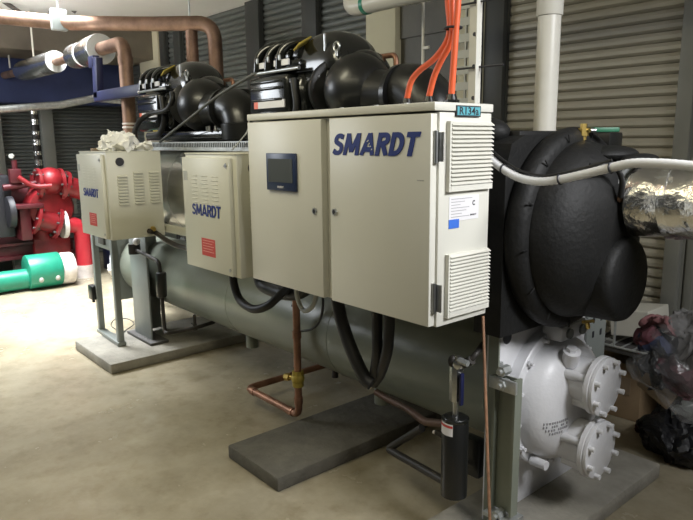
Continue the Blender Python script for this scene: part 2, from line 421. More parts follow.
for i in range(7):
    z = zz1-(zz1-zz0)*(.12+.12*i); k.bb((XB+.0015, yy0+.01, z), (XB+.0021, yy0+.01+(yy1-yy0)*[.7, .45, .3, .6, .5, .35, .6][i], z+.0022))
k.build('label_print', INKG, cab, flat=True)
text('label_mark', 'C', INK, cab, (XB+.0015, yy1-.034, zz1-.035), PY, UP, .017, .013, .04, 0, .0006)
text('label_name', 'SMARDT', INK, cab, (XB+.0015, yy1-.046, zz0+.012), PY, UP, .006, .034, .02, .2, .0006)
a, c = plate((448.5, 220), (458.5, 227.5), 'blue_sticker', BLUES, cab, .0022)
tag(cab.children[-1])
a, c = plate((455, 105.2), (479, 117), 'refrigerant_label_border', INK, cab, .0068)
zc = (a.z+c.z)/2
MB().bb((XB+.0066, a.y+.004, min(a.z, c.z)+.004), (XB+.0076, c.y-.004, max(a.z, c.z)-.004)).build('refrigerant_label', TEAL, cab, flat=True)
text('refrigerant_lettering', 'R134a', INK, cab, (XB+.0076, a.y+.014, zc-.0115), PY, UP, .024, c.y-a.y-.026, .014, 0, .0006)
for px in (276, 350, 385, 415):
    p = at(px, 105, Y=1.6); MB().cyl((p.x, 1.56, z1), (p.x, 1.56, z1+.006), .008, k=8).build('cap_screw', GALV, cab)
GL = []
for px, py in ((407, 97.5), (428, 97), (451.5, 96)):
    p = at(px, py, Z=z1+.012); GL.append(V((p.x, 1.66, z1)))
for i, (px, yy) in enumerate(((407, 1.675), (429, 1.66), (451.5, 1.645))):
    X = at(px, 97, Y=yy).x; GL[i] = V((X, yy, z1))
    g = MB().cyl(GL[i], GL[i]+UP*.012, .026, k=6).cyl(GL[i]+UP*.012, GL[i]+UP*.03, .02, .014, k=16)
    g.build('cable_gland', BLACKP, cab)

# orange cables
ks = [[(448, -40), (448, 0), (450, 27), (446, 43), (434, 59), (419, 71), (411, 82), (407.5, 92)],
      [(453, -40), (452.5, 0), (452.5, 28), (450, 44), (441, 61), (434, 77), (430, 90)],
      [(459, -40), (458, 0), (456, 28), (455, 44), (453.5, 65), (452, 90)]]
for i, pts in enumerate(ks):
    P = [at(x, y, Y=GL[i].y) for x, y in pts]; P[-1] = GL[i]+UP*.03
    tag(MB().tube(P, .0105, 12).build('orange_cable', ORANGE), ['orange power cable bowing out furthest left to the cabinet top', 'orange power cable in the middle of the three entering the cabinet top', 'straight orange power cable nearest the galvanised cable tray'][i], 'cable', 'orange cables entering the cabinet top')
p = at(453, 28, Y=1.655); tag(MB().torus(p, (0, 0, 1), .027, .004, 20, 8).build('cable_tie', INK), 'black cable tie around the three orange cables', 'cable tie')

# =================================================================== DRIVE CABINETS (same box twice)
mx0, mx1, my0, my1, bz0, bz1 = -2.925, -2.445, 1.45, 1.83, 1.013, 1.571
def make_drive():
    r = thing('drive_cabinet', ((mx0+mx1)/2, (my0+my1)/2, bz0), 'cream drive cabinet with SMARDT lettering and red warning label, left of the large control cabinet', 'cabinet', 'small cream drive cabinets')
    MB().bb((mx0, my0+.022, bz0), (mx1, my1, bz1-.004), .003).build('body', PAINT2, r)
    MB().bb((mx0-.003, my0+.018, bz1-.006), (mx1+.003, my1+.003, bz1), .002).build('top_cap', PAINT2, r)
    xd = mx1-.035
    d = MB().bb((mx0+.004, my0, bz0+.006), (xd, my0+.022, bz1-.02), .004).build('door', PAINT2, r)
    # raised print and labels on the door
    W = xd-mx0; H = bz1-bz0
    bold('logo_lettering', 'SMARDT', BLUEL, d, (mx0+W*.20, my0, bz0+H*.475), PX, UP, .055, W*.62, .17, .06, .0015)
    X_, Z_ = mx0+W*.38, bz0+H*.135
    MB().bb((X_, my0-.001, Z_), (X_+W*.29, my0+.001, Z_+H*.15)).build('warning_label', REDL, d, flat=True)
    q = MB()
    for i in range(5): q.bb((X_+.012, my0-.0016, Z_+.072-.013*i), (X_+W*.29-.012-(i % 2)*.015, my0-.0009, Z_+.075-.013*i))
    q.build('label_print', REDT, d, flat=True)
    MB().bb((mx0+.018, my0-.0008, bz1-.13), (mx0+.058, my0+.001, bz1-.085)).build('data_plate', GREYC, d, flat=True)
    x = xd-.045; z = bz1-.055
    MB().prism([(x, my0-.001, z), (x+.032, my0-.001, z-.014), (x+.032, my0-.001, z+.016)], (0, .0015, 0)).build('arrow_mark', INKG, d, flat=True)
    for cx_ in range(3):
        v = MB()
        for rz in range(8): v.box((mx0+W*(.28+.22*cx_), my0+.0005, bz1-.105-.018*rz), (.06, .004, .005), .0015)
        v.build('pressed_louvre', PAINT2, d)
    for z in (bz0+.035, bz1-.05):
        MB().cyl((xd-.018, my0-.004, z), (xd-.018, my0+.001, z), .008, k=12).build('door_screw', STEEL, d)
    for z in (bz0+.09, bz1-.04):
        MB().cyl((mx0-.002, my0+.006, z-.02), (mx0-.002, my0+.006, z+.02), .006, k=10).build('hinge', STEEL, r)
    Wd = my1-my0; 
    for c_ in range(3):
        vv = MB()
        for k_ in range(11):
            if c_ == 0 and k_ < 1: continue
            y = my0+Wd*(.25+.275*c_)+.02; z = bz1-.13-.0195*k_
            vv.prism([(mx1-.001, y-.034, z), (mx1-.001, y+.034, z), (mx1+.013, y+.030, z-.007), (mx1+.013, y-.030, z-.007)], (0, 0, -.005))
        vv.build('pressed_louvre', PAINT2, r, flat=True)
    MB().cyl((mx1-.001, my0+.105, bz1-.065), (mx1+.010, my0+.105, bz1-.065), .026).build('vent_plug', INK, r)
    MB().cyl((mx1-.001, my0+.295, bz0+.05), (mx1+.02, my0+.295, bz0+.05), .02, .016, k=6).build('conduit_gland', BRASS, r)
    return r
drv = make_drive()
drl = copy_tree(drv)
drl.location = drv.location + V((-4.49-mx0-.0, 1.463-my0, 0)); drl['label'] = 'cream drive cabinet on a grey steel stand, white rag on its top'
dlx = drl.location.x-drv.location.x; dly = drl.location.y-drv.location.y
LX0, LX1, LY0, LY1 = mx0+dlx, mx1+dlx, my0+dly, my1+dly
# rag on top
rg = MB(); rg.ball(((LX0+LX1)/2+.12, LY0+.16, bz1+.05), (.12, .13, .055), 40); rg.ball((LX1-.04, LY0+.29, bz1+.022), (.06, .05, .025), 20)
tag(rg.build('rag', RAG, noise=.035, nsc=12), 'crumpled white rag lying on top of the far left drive cabinet', 'rag')
tag(MB().box((LX0+.06, LY0+.12, bz1+.009), (.05, .07, .018), .004).build('wooden_offcut', CARDL), 'small tan block on the far left drive cabinet beside the white rag', 'block')
# stand
st = thing('steel_stand', ((LX0+LX1)/2, LY0+.1, PH), 'grey two-legged steel stand carrying the far left drive cabinet', 'stand')
lp = []
for (tx, ty), (bx_, by_) in (((97, 240), (102, 331)), ((118, 245), (121, 344))):
    p = at(bx_, by_, Z=PH+.012); lp.append(p)
    MB().box((p.x, p.y, (PH+bz0)/2), (.045, .045, bz0-PH-.0), .003).build('leg', GREYP, st)
d = (lp[1]-lp[0]); c = (lp[0]+lp[1])/2; ang = math.atan2(d.y, d.x); R_ = M.Rotation(ang, 3, 'Z')
MB().box((c.x, c.y, PH+.018), (d.length+.06, .065, .03), .003, R_).build('base_channel', GREYP, st)
MB().box((c.x, c.y, bz0-.13), (d.length, .012, .14), .002, R_).build('gusset', GREYP, st)
MB().box(tuple(c+V((0, 0, bz0-.11-c.z))+R_@V((0, -.012, 0))), (.13, .02, .11), .003, R_).build('junction_box', DARKST, st)
p = at(93, 292, Y=lp[0].y-.03)
iso = thing('isolator_switch', (p.x, p.y, p.z-.07), 'small black isolator box hung on the left leg of the grey stand', 'switch')
MB().box(p, (.09, .05, .12), .008).build('housing', BLACKP, iso)
MB().cyl((p.x, p.y, p.z-.085), (p.x, p.y, p.z-.06), .012, k=12).build('gland', BLACKP, iso)
# =================================================================== CONDENSER SHELL (lower)
SY, SZ, SR = 2.30, .575, .262
con = thing('condenser_shell', (-2.9, SY, PH), 'long grey-green cylindrical condenser shell lying below the cabinets', 'heat exchanger')
MB().lathe((-5.42, SY, SZ), (1, 0, 0), [(0, SR-.05), (.02, SR-.01), (.05, SR), (3.90, SR)], 64).build('shell', SHELLP, con)
for X in (-3.6, -2.55): MB().torus((X, SY, SZ), (1, 0, 0), SR-.002, .004, 60, 6).build('weld_seam', SHELLP, con)
# left end: tube sheet, support column
MB().lathe((-5.80, SY, SZ), (1, 0, 0), [(0, .02), (.02, .12), (.06, .19), (.12, .235), (.22, .262), (.36, .27)], 56).build('end_dome', WHITEC, con)
MB().bb((-4.98, 1.975, PH+.02), (-4.66, 1.99, .955), .003).bb((-4.98, 1.99, PH+.02), (-4.965, 2.2, .955)).build('support_column', GREYP, con)
MB().bb((-5.04, 1.93, PH), (-4.58, 2.08, PH+.022), .003).build('foot_plate', DARKST, con)
MB().bb((-5.46, SY-.30, .27), (-5.42, SY+.30, .9), .004).build('tube_sheet', GREYP, con)
a = at(152, 325, Y=2.62); c = at(202, 296, Y=2.62)
MB().bb((a.x, 2.55, .30), (c.x, 2.60, .55)).build('back_gusset', DARKST, con)
# saddles under shell
for X in (-3.61, -2.33):
    MB().cyl((X, SY-.06, .24), (X, SY-.06, SZ-SR+.04), .042, k=20).build('shell_nozzle', SHELLP, con)
# right end plate, channel and water box
XE = -1.44
pl = MB().bb((XE-.03, 1.985, PH), (XE, 2.68, .90), .003); pl.build('end_plate', WHITEC, con)
yc = 1.985; XC = XE-.03
ca_, cb_ = at(491.5, 430, Y=1.94).x, at(514, 430, Y=1.94).x
ch = MB().bb((ca_, 1.94, PH+.10), (ca_+.010, 1.983, .735)).bb((cb_-.010, 1.94, PH+.10), (cb_, 1.983, .735)).bb((ca_+.0105, 1.965, PH+.10), (cb_-.0105, 1.972, .735))
ch.build('channel_post', SHELLP, con)
MB().bb((at(486, 430, Y=1.975).x, 1.975, PH), (at(496, 430, Y=1.975).x, 1.984, .95)).build('edge_strip', SHELLP, con)
MB().bb((ca_-.03, 1.90, PH), (cb_+.03, 2.03, PH+.02), .002).bb((ca_-.012, 1.915, .15), (cb_+.012, 2.01, .165)).build('foot_plate', GALV, con)
for z in (.17, .71, .765):
    xm = (ca_+cb_)/2; g = MB().cyl((xm, 1.915, z), (xm, 1.96, z), .02, k=6).cyl((xm, 1.90, z), (xm, 1.915, z), .01, k=12)
    g.build('jack_bolt', GALV, con)
MB().bb((ca_-.01, 1.925, .685), (cb_+.01, 1.938, .735), .003).build('jack_bracket', GALV, con)
# plate bolts and lifting hole
for z in (.25, .42, .60, .75): MB().cyl((XE, 2.02, z), (XE+.018, 2.02, z), .011, k=6).build('plate_bolt', GALV, con)
MB().cyl((XE-.002, 2.075, .845), (XE+.0015, 2.075, .845), .028, k=24).build('lifting_hole', INK, con)
HX = XE+.02; HY, HZ, HR = 2.365, .535, .285
wb = MB().lathe((XE, HY, HZ), (1, 0, 0), [(0, HR+.02), (.045, HR+.02), (.05, HR+.015), (.052, HR-.014), (.08, HR-.02), (.11, HR-.033), (.135, HR-.055), (.155, HR-.09), (.168, HR-.135), (.176, .07), (.1765, .001)], 64)
wbx = wb.build('water_box', WHITEC, con)
g = []
for i in range(14):
    t = 2*PI*i/14+.15; p = V((XE+.045, HY+math.cos(t)*(HR+.004), HZ+math.sin(t)*(HR+.004)))
    MB().cyl(p, p+PX*.016, .0125, k=6).cyl(p+PX*.016, p+PX*.03, .008, k=10).build('flange_bolt', WHITEC, wbx)
MB().cyl((XE+.15, HY-.07, HZ+.19), (XE+.17, HY-.09, HZ+.25), .034).cyl((XE+.165, HY-.088, HZ+.25), (XE+.17, HY-.092, HZ+.265), .022, k=6).build('vent_boss', WHITEC, wbx)
# cast lettering (illegible dots) on the dome
g = MB(); tc_ = at(558, 428, X=XE+.165)
for r_ in range(4):
    for i in range(11 if r_ < 3 else 6):
        if random.random() < .8:
            y = tc_.y-.062+.0115*i+(r_ == 3)*.03; z = tc_.z+.026-.016*r_
            rr = math.hypot(y-HY, z-HZ); dp_ = .176 if rr < .07 else .176-.008*(rr-.07)/.08 if rr < .15 else .168-.013*(rr-.15)/.045 if rr < .195 else .155-.02*(rr-.195)/.035
            g.box((XE+dp_, y, z), (.007, .006, .009))
g.build('cast_lettering', MIDG, wbx, flat=True)
UPT = (2.335, .648); LPT = (2.32, .385); PXE = -1.17
for (py_, pz_) in (UPT, LPT):
    n = MB().lathe((XE+.06, py_+.02, pz_), (1, 0, 0), [(0, .098), (PXE-XE-.08, .09)], 40)
    nz = n.build('water_port', WHITEC, con)
    MB().lathe((PXE-.022, py_+.01, pz_), (1, 0, 0), [(0, .117), (.003, .121), (.02, .121), (.023, .117)], 44).build('flange', WHITEC, nz)
    MB().lathe((PXE+.0025, py_+.01, pz_), (1, 0, 0), [(0, .117), (.002, .119), (.014, .119), (.017, .113), (.0171, .001)], 44).build('blank_cover', WHITEC, nz)
    for i in range(8):
        t = 2*PI*(i+.5)/8; p = V((PXE+.016, py_+.01+math.cos(t)*.105, pz_+math.sin(t)*.105))
        MB().cyl(p-PX*.0, p+PX*.026, .0105, k=14).cyl(p-PX*.045, p, .009, k=10).build('cover_bolt', WHITEC, nz)
    for i in (1, 2):
        t = PI*(.35+.5*i); p = V((XE+.15, py_+.01+math.cos(t)*.085, pz_+math.sin(t)*.085))
        MB().cyl(p, p+V((PXE-XE-.17, math.cos(t)*.012, math.sin(t)*.015)), .022, .013, k=12).build('rib', WHITEC, nz)
MB().cyl((XE+.06, HY-.17, HZ-.235), (XE+.13, HY-.17, HZ-.235), .02, k=14).build('drain_plug', WHITEC, wbx)
# sight flange above port, slotted post behind
MB().bb((XE+.02, 2.28, .80), (XE+.12, 2.50, .87), .02).build('top_boss', WHITEC, con)
for dy in (.05, .15):
    MB().cyl((XE+.12, 2.28+dy, .835), (XE+.13, 2.28+dy, .835), .022, k=18).build('boss_plug', GREYP, con)
s = MB().bb((XE-.02, 2.685, PH), (XE+.01, 2.86, .90), .003); s.build('rear_post', GREYP, con)
for y in (2.74, 2.81):
    for z in (.72, .79, .86): MB().box((XE+.0105, y, z), (.003, .016, .03), .001).build('slot', INK, con)
# red packer under water box
tag(MB().bb((XE+.28, 2.02, PH), (XE+.42, 2.20, PH+.006)).build('rubber_pad', REDD), 'thin red pad on the right plinth below the white water box', 'pad')
# tidy the roof brace
tr.build('roof_brace', DARKST)
bpy.data.objects['roof_brace']['kind'] = 'structure'
# =================================================================== EVAPORATOR (upper)
EY, EZ, ER = 2.26, 1.29, .345
RZ0 = at(175, 234, Y=1.86).z
ev = thing('evaporator_shell', (-2.9, EY, .9), 'upper evaporator vessel, aluminium-clad barrel with a big black foam-covered end', 'heat exchanger')
MB().lathe((-4.95, EY, EZ), (1, 0, 0), [(0, .05), (.0, ER-.01), (.01, ER), (3.59, ER)], 64).build('barrel', ALU, ev)
for X in (-4.1, -3.2, -2.3): MB().torus((X, EY, EZ), (1, 0, 0), ER-.002, .005, 60, 6).build('cladding_band', GALV, ev)
MB().bb((-4.58, 1.86, RZ0), (-1.48, 1.89, RZ0+.05), .003).build('support_rail', PAINT2, ev)
for X in (-4.35, -3.1, -1.75): MB().bb((X-.02, 1.86, RZ0), (X+.02, 2.1, RZ0+.03)).build('rail_bracket', GREYP, ev)
# foam casing on tube sheet (chamfered corners)
SX0, SX1 = -1.46, -1.34
ys, ye, zs_, ze = 1.885, 2.66, .905, 1.635
prof = [(ys, zs_+.0), (2.2, zs_-.005), (ye, zs_+.12), (ye, ze-.1), (ye-.12, ze), (ys+.11, ze), (ys+.03, ze-.03), (ys, ze-.12)]
MB().prism([(SX0, y, z) for y, z in prof], (SX1-SX0, 0, 0)).build('tube_sheet_foam', FOAM, ev)
MB().bb((-1.66, ys+.04, .95), (SX0, 2.6, 1.61), .03).build('side_foam', FOAM, ev)
MB().ball((-1.52, 1.975, 1.645), (.12, .08, .06)).build('foam_offcut', FOAM, ev)
MB().bb((-1.42, 1.99, 1.50), (-1.36, 2.27, 1.65), .006).build('foam_block', FOAM, ev)
RY, RZ = 2.265, 1.275
MB().lathe((SX1-.01, RY, RZ), (1, 0, 0), [(0, .360), (.006, .374), (.02, .385), (.04, .389), (.06, .385), (.078, .372), (.086, .355), (.088, .33)], 72).build('flange_ring', FOAM, ev)
for i in range(14):
    t = 2*PI*i/14+.1; MB().box((SX1+.082, RY+math.cos(t)*.365, RZ+math.sin(t)*.365), (.004, .03, .006), .001, M.Rotation(t, 3, 'X')).build('foam_joint', FOAM, ev)
MB().lathe((SX1+.06, RY, RZ), (1, 0, 0), [(0, .340), (.025, .338), (.06, .328), (.095, .305), (.125, .272), (.148, .230), (.165, .175), (.174, .10), (.176, .001)], 64).build('water_box_foam', FOAM, ev)
# lower capped nozzle, upper nozzle
LY, LZ = 2.31, 1.10; UY, UZ = 2.37, 1.395
MB().lathe((-1.26, LY, LZ), (1, 0, 0), [(0, .17), (.05, .165), (.155, .162), (.175, .155), (.186, .14), (.188, .001)], 56).build('capped_nozzle', FOAM, ev)
MB().lathe((-1.26, UY, UZ), (1, 0, 0), [(0, .18), (.04, .17), (.12, .165), (.128, .16), (.128, .138), (.06, .135)], 56, cap=False).build('open_nozzle_foam', FOAM, ev)
MB().ball((-1.20, UY-.02, UZ+.165), (.09, .13, .035)).build('foam_flap', FOAM, ev)
MB().ball((-1.11, UY+.02, UZ+.15), (.05, .12, .02)).build('foam_flap', FOAM, ev)
MB().lathe((-1.20, UY, UZ), (1, 0, 0), [(0, .10), (.06, .10), (.06, .132), (.082, .132), (.082, .10), (.14, .10)], 40).build('nozzle_flange', GALV, ev)
MB().ball((-1.105, UY-.118, UZ+.01), (.012, .018, .014)).build('flange_bolt', COPPER, ev)
tag(MB().tube([at(590, 166, Y=2.06), at(604, 165, Y=2.10), at(616, 168, Y=2.17), at(622, 180, Y=2.21), at(621, 197, Y=2.23)], .010, 10).build('sensor_lead', RUBBER), 'short black sensor lead curling into the gap beside the foil pipe', 'cable')
bv = thing('bleed_valve', (-1.27, 2.20, 1.66), 'brass bleed valve with green lever on top of the black vessel end', 'valve')
p = at(583, 140, X=-1.27)
bv.location = (p.x, p.y, 1.635); bv['_o'] = tuple(bv.location)
MB().cyl((p.x, p.y, 1.615), (p.x, p.y, 1.675), .013, k=6).cyl((p.x, p.y, 1.63), (p.x, p.y, 1.658), .020, k=6).cyl((p.x-.02, p.y, 1.65), (p.x+.025, p.y, 1.65), .009).build('body', BRASS, bv)
MB().cyl((p.x+.0, p.y, 1.65), (p.x+.03, p.y+.035, 1.65), .008).build('stem', STEEL, bv)
MB().box((p.x+.05, p.y+.07, 1.652), (.10, .022, .018), .004, M.Rotation(.9, 3, 'Z')).build('lever', GREENL, bv)
tag(MB().bb((-1.40, 2.45, 1.50), (-1.26, 2.56, 1.645), .01).build('sensor_box', BLACKP), 'dark box standing behind the brass bleed valve', 'box')
p = at(549 + 33, 320, X=-1.32)
dv = MB().cyl(at(587, 322, X=-1.26), at(588, 328, X=-1.26), .010, k=8).cyl(at(583, 322, X=-1.26), at(593, 321, X=-1.26), .007, k=8)
tag(dv.build('drain_cock', BRASS), 'small brass drain cock under the black vessel end', 'valve')

# foil wrapped pipe going out right
fp = thing('foil_wrapped_pipe', (-.4, UY, UZ-.12), 'thick shiny foil-wrapped water pipe leaving the black vessel to the right', 'pipe')
fb = MB(); rs = []
k_ = 48
for i in range(60):
    X = -1.085+i*.03; r = .128+.004*math.sin(i*1.7)+.002*random.random()+(.006 if i in (0,) else 0)
    rs.append([fb.b.verts.new(V((X, UY+.0+math.cos(2*PI*j/k_)*(r+.0035*random.random()), UZ+math.sin(2*PI*j/k_)*(r+.0035*random.random())))) for j in range(k_)])
fb.skin(rs); fb.build('lagging', FOIL, fp)
for X in (-.98, -.6):
    MB().lathe((X, UY, UZ), (1, .05, .1), [(0, .132), (.0, .1365), (.03, .1365), (.03, .132)], 40, cap=False).build('tape_band', FOIL2, fp)
# white conduit + thin black cable
W = [(480, 138, -1.40), (490, 158, -1.30), (503, 169, -1.22), (520, 178, -1.14), (540, 181.5, -1.08), (560, 179.5, -1.05), (585, 174, -1.03), (610, 168, -1.0), (632, 163.5, -.98), (660, 163.5, -.96), (700, 167, -.93), (760, 175, -.9)]
YC = lambda px: 1.80
def cp(px, py):   # conduit hangs in front of the vessel
    t = max(0, min(1, (px-488)/110)); return at(px, py, Y=1.845+.01*t)
tag(MB().tube([at(478, 143, Y=1.86)]+[cp(a, b_) for a, b_, c_ in W[1:]], .0135, 14, sub=10, wav=.0009).build('white_conduit', WCOND), 'white corrugated conduit sagging from the large cabinet across the black vessel to the right', 'conduit')
tag(MB().tube([at(480, 136, Y=1.86), cp(492, 150), cp(505, 161), cp(522, 171), cp(545, 175.5), cp(575, 170), cp(600, 163.5), cp(612, 160)], .004, 8, sub=8).build('thin_cable', RUBBER), 'thin black cable tied along the top of the white conduit', 'cable')
for i, (px, py) in enumerate(((503, 169), (560, 179.5), (611, 168))):
    a = cp(px-3, py-1 if i == 0 else py+.5); c = cp(px, py); d = (c-a)
    tag(MB().torus(c, d, .0155, .003, 22, 8).build('cable_tie', INK), 'black cable tie on the white conduit, '+['nearest the large cabinet', 'at the lowest sag', 'beside the foil-wrapped pipe'][i], 'cable tie', 'cable ties on the white conduit')

# =================================================================== COMPRESSORS
def make_comp(ox):
    cy = 2.20; bz = 1.635
    r = thing('compressor', (ox+.7, cy, bz), 'nearer black oil-free compressor standing behind the large control cabinet', 'compressor', 'black compressors on top of the chiller')
    A = lambda x, y, z: V((ox+x*1.1, cy+y, bz+z))
    # base rail and housing
    MB().bb(A(.02, -.16, .0), A(1.1, .16, .06), .01).build('base_frame', BLACKG, r)
    hs = MB().lathe(A(.36, 0, .27), (1, 0, 0), [(0, .13), (.02, .15), (.05, .155), (.36, .155), (.40, .14), (.44, .10)], 48).build('housing', BLACKG, r)
    # large top cover arching along the machine
    cv = MB(); rows = []
    for i in range(17):
        t = i/16; x = .26+.42*t; hh = .20*max(.02, 1-abs(2*t-1.05)**3.2)**.55*(.80+.20*math.sin(PI*t)); wd = .155*max(.05, 1-abs(2*t-1)**6)**.4
        row = []
        for j in range(21):
            a = PI*j/20; cx, sx_ = math.cos(a), math.sin(a)
            row.append(cv.b.verts.new(A(x, wd*math.copysign(abs(cx)**.75, cx), .335+hh*abs(sx_)**.8)))
        rows.append(row)
    for u_, v_ in zip(rows, rows[1:]):
        for j in range(20): cv.b.faces.new((u_[j], u_[j+1], v_[j+1], v_[j]))
    cv.b.faces.new(rows[0]); cv.b.faces.new(rows[-1])
    top_c = cv.build('top_cover', BLACKG, r)
    MB().torus(A(.64, -.15, .43), (0, 1, 0), .020, .006, 24, 8).cyl(A(.64, -.15, .385), A(.64, -.15, .41), .008, k=10).build('lifting_eye', STEEL, r)
    MB().bb(A(.55, -.15, .42), A(.556, -.14, .50)).build('cover_clip', STEEL, top_c)
    # inverter fins: three arched ribs with rail
    fn = MB().bb(A(.03, -.18, .345), A(.40, .16, .40), .012).bb(A(.08, -.11, .40), A(.38, .14, .47), .02).build('inverter_deck', BLACKG, r)
    for i in range(3):
        x = .10+.095*i
        b = MB()
        P = [A(x-.03, -.19, .36), A(x-.025, -.185, .43), A(x-.005, -.16, .475), A(x+.03, -.11, .50), A(x+.06, -.02, .505), A(x+.06, .10, .49)]
        b.tube(P, lambda t: .026-.008*t, 12, sub=6); b.build('arched_rib', BLACKG, fn)
        MB().box(A(x-.012, -.205, .415), (.016, .01, .03), .003).build('rib_clip', GALV, fn)
    MB().cyl(A(.02, -.195, .352), A(.42, -.195, .352), .010, k=10).build('rail', STEEL, fn)
    for x in (.05, .22): MB().bb(A(x, -.198, .375), A(x+.12, -.19, .405)).build('rail_label', LABELW, fn)
    MB().box(A(.395, -.15, .475), (.06, .11, .01), .003, M.Rotation(-.5, 3, 'Y') @ M.Rotation(.5, 3, 'X')).build('warning_sticker', YELLOW, top_c)
    # electronics module
    em = MB().bb(A(.0, -.21, .065), A(.34, .12, .335), .03, 3).build('electronics_module', BLACKG, r)
    for z in (.30, .265, .205, .135): MB().box(A(.17, -.212, z), (.30, .014, .016), .006).build('module_rib', BLACKG, em)
    MB().bb(A(.09, -.216, .163), A(.32, -.209, .203)).build('module_label', LABELW, em)
    MB().bb(A(.06, -.2165, .163), A(.095, -.2095, .203)).build('label_mark', ORANGE, em)
    MB().bb(A(.22, -.2, .065), A(.29, -.19, .095)).build('yellow_tag', YELLOW, em)
    cbx = MB().ball(A(.38, -.12, .21), (.06, .075, .14)).build('end_cover', BLACKG, r)
    # bell and suction/discharge bends
    MB().lathe(A(.545, -.08, .235), (1, -.25, 0), [(-.03, .13), (.0, .145), (.03, .15), (.035, .15), (.04, .14)], 40).build('coil_band', BLACKP, r)
    MB().ball(A(.72, -.09, .225), (.17, .165, .172), 36).build('suction_bell', BLACKP, r)
    MB().lathe(A(.80, -.08, .20), (1, 0, -.05), [(0, .12), (.10, .105), (.17, .10), (.17, .125), (.20, .128), (.20, .10)], 40).build('neck', BLACKP, r)
    el = MB(); el.elbow([A(.95, -.06, .20), A(1.12, -.06, .20), A(1.12, -.06, .0)], .122, .15, 32)
    el.build('discharge_elbow', BLACKP, r)
    MB().lathe(A(1.12, -.06, .0), (0, 0, 1), [(0, .13), (.08, .136), (.095, .136), (.10, .124)], 36).build('elbow_collar', BLACKP, r)
    MB().cyl(A(.86, .10, .05), A(.86, .10, .28), .13, .075).cyl(A(.86, .10, .28), A(.86, .10, .325), .078, .074, bev=.006).build('actuator', BLACKP, r)
    # small copper line
    MB().elbow([A(.66, .12, .40), A(.76, .12, .40), A(.76, .12, .18)], .014, .035, 10).build('copper_line', COPPERD, r)
    for x, y in ((.86, -.15), (.92, -.17), (.99, -.17)): MB().cyl(A(x, y, .05), A(x, y, .085), .010, k=6).build('base_bolt', STEEL, r)
    # loom at the front
    MB().elbow([A(.38, -.20, .30), A(.41, -.20, .14), A(.33, -.20, .045), A(.14, -.2, .035)], .020, .06, 12).build('cable_loom', RUBBER, r)
    return r
c2 = make_comp(-3.15)
c1 = copy_tree(c2); c1.location.x -= 1.54; c1['label'] = 'farther black oil-free compressor, left one, above the gap between the two small drive cabinets'
# slotted tray strip behind compressors, along top of vessel
tr2 = MB().bb((-4.58, 1.93, 1.575), (-2.45, 1.945, 1.625)); tr2.bb((-4.58, 1.93, 1.57), (-2.45, 2.05, 1.575))
tt = thing('cable_duct', (-3.5, 1.94, 1.57), 'pale slotted cable duct along the vessel top behind the small drive cabinets', 'cable duct')
tr2.build('duct_wall', GALV, tt)
g = MB()
for i in range(96): g.box((-4.56+i*.022, 1.9285, 1.604), (.007, .003, .026))
g.build('duct_slots', POSTD, tt, flat=True)
# grey cables
tag(MB().tube([at(258, 72, Y=2.0), at(240, 82, Y=1.98), at(215, 98, Y=1.95), at(190, 118, Y=1.93), at(172, 132, Y=1.92), at(160, 142, Y=1.92)], .0085, 10).build('grey_cable', DGREY), 'thick dark grey cable running diagonally from the near compressor down to the left', 'cable')
tag(MB().tube([at(135, 149, Y=1.76), at(134, 136, Y=1.78), at(139, 122, Y=1.85), at(150, 114, Y=1.93), at(166, 110, Y=1.97), at(172, 101, Y=1.98), at(172, 92, Y=1.99)], .017, 12).build('black_conduit', RUBBER), 'black conduit rising from the far left drive cabinet to the farther compressor', 'conduit')
tag(MB().tube([at(249, 118, Y=1.95), at(248, 130, Y=1.9), at(240, 141, Y=1.9), at(232, 150, Y=1.9)], .004, 8).build('thin_wire', GREYC), 'thin grey wire dropping beside the large cabinet edge below the left compressor bend', 'wire')

# =================================================================== PIPES AND HOSES BELOW
def hose(name, pts, r, m, label, cat='hose', grp=None, k=14, sub=8):
    o = tag(MB().tube([at(a, b_, Y=c_) for a, b_, c_ in pts], r, k, sub=sub).build(name, m), label, cat, grp); return o
hose('black_hose', [(233, 272, 1.72), (234, 284, 1.72), (240, 300, 1.72), (253, 309, 1.72), (267, 306, 1.74), (278, 297, 1.78), (290, 286, 1.84)], .022, RUBBER, 'black flexible hose looping under the middle drive cabinet')
hose('black_hose', [(258, 270, 1.86), (262, 284, 1.86), (275, 291, 1.86), (292, 294, 1.86), (304, 290, 1.86), (312, 280, 1.86)], .035, RUBBER, 'thickest black hose lying close behind the lower edge of the large cabinet')
hose('grey_hose', [(297, 280, 1.74), (297, 296, 1.74), (303, 310, 1.74), (311, 308, 1.74), (316, 296, 1.75), (316, 284, 1.75)], .011, GREYC, 'small loop of light grey conduit under the large cabinet')
hose('thin_cable', [(322, 290, 1.78), (323, 305, 1.78), (320, 320, 1.78), (312, 329, 1.78), (302, 331, 1.78)], .006, RUBBER, 'thin black cable curving to the copper drain pipe')
hose('black_hose', [(336, 285, 1.68), (339, 310, 1.68), (346, 335, 1.68), (355, 358, 1.68), (365, 378, 1.69), (372, 384, 1.70)], .028, RUBBER, 'thick black hose slanting down from the large cabinet, leftmost of the three', 'hose', 'thick black hoses hanging under the large cabinet')
hose('black_hose', [(377, 300, 1.70), (377, 330, 1.70), (377, 355, 1.70), (374, 378, 1.72)], .022, RUBBER, 'thick black hose hanging straight, middle of the three', 'hose', 'thick black hoses hanging under the large cabinet')
hose('black_hose', [(390, 300, 1.70), (389, 330, 1.70), (387, 352, 1.70), (381, 372, 1.72), (374, 383, 1.76)], .022, RUBBER, 'thick black hose nearest the filter drier, rightmost of the three', 'hose', 'thick black hoses hanging under the large cabinet')
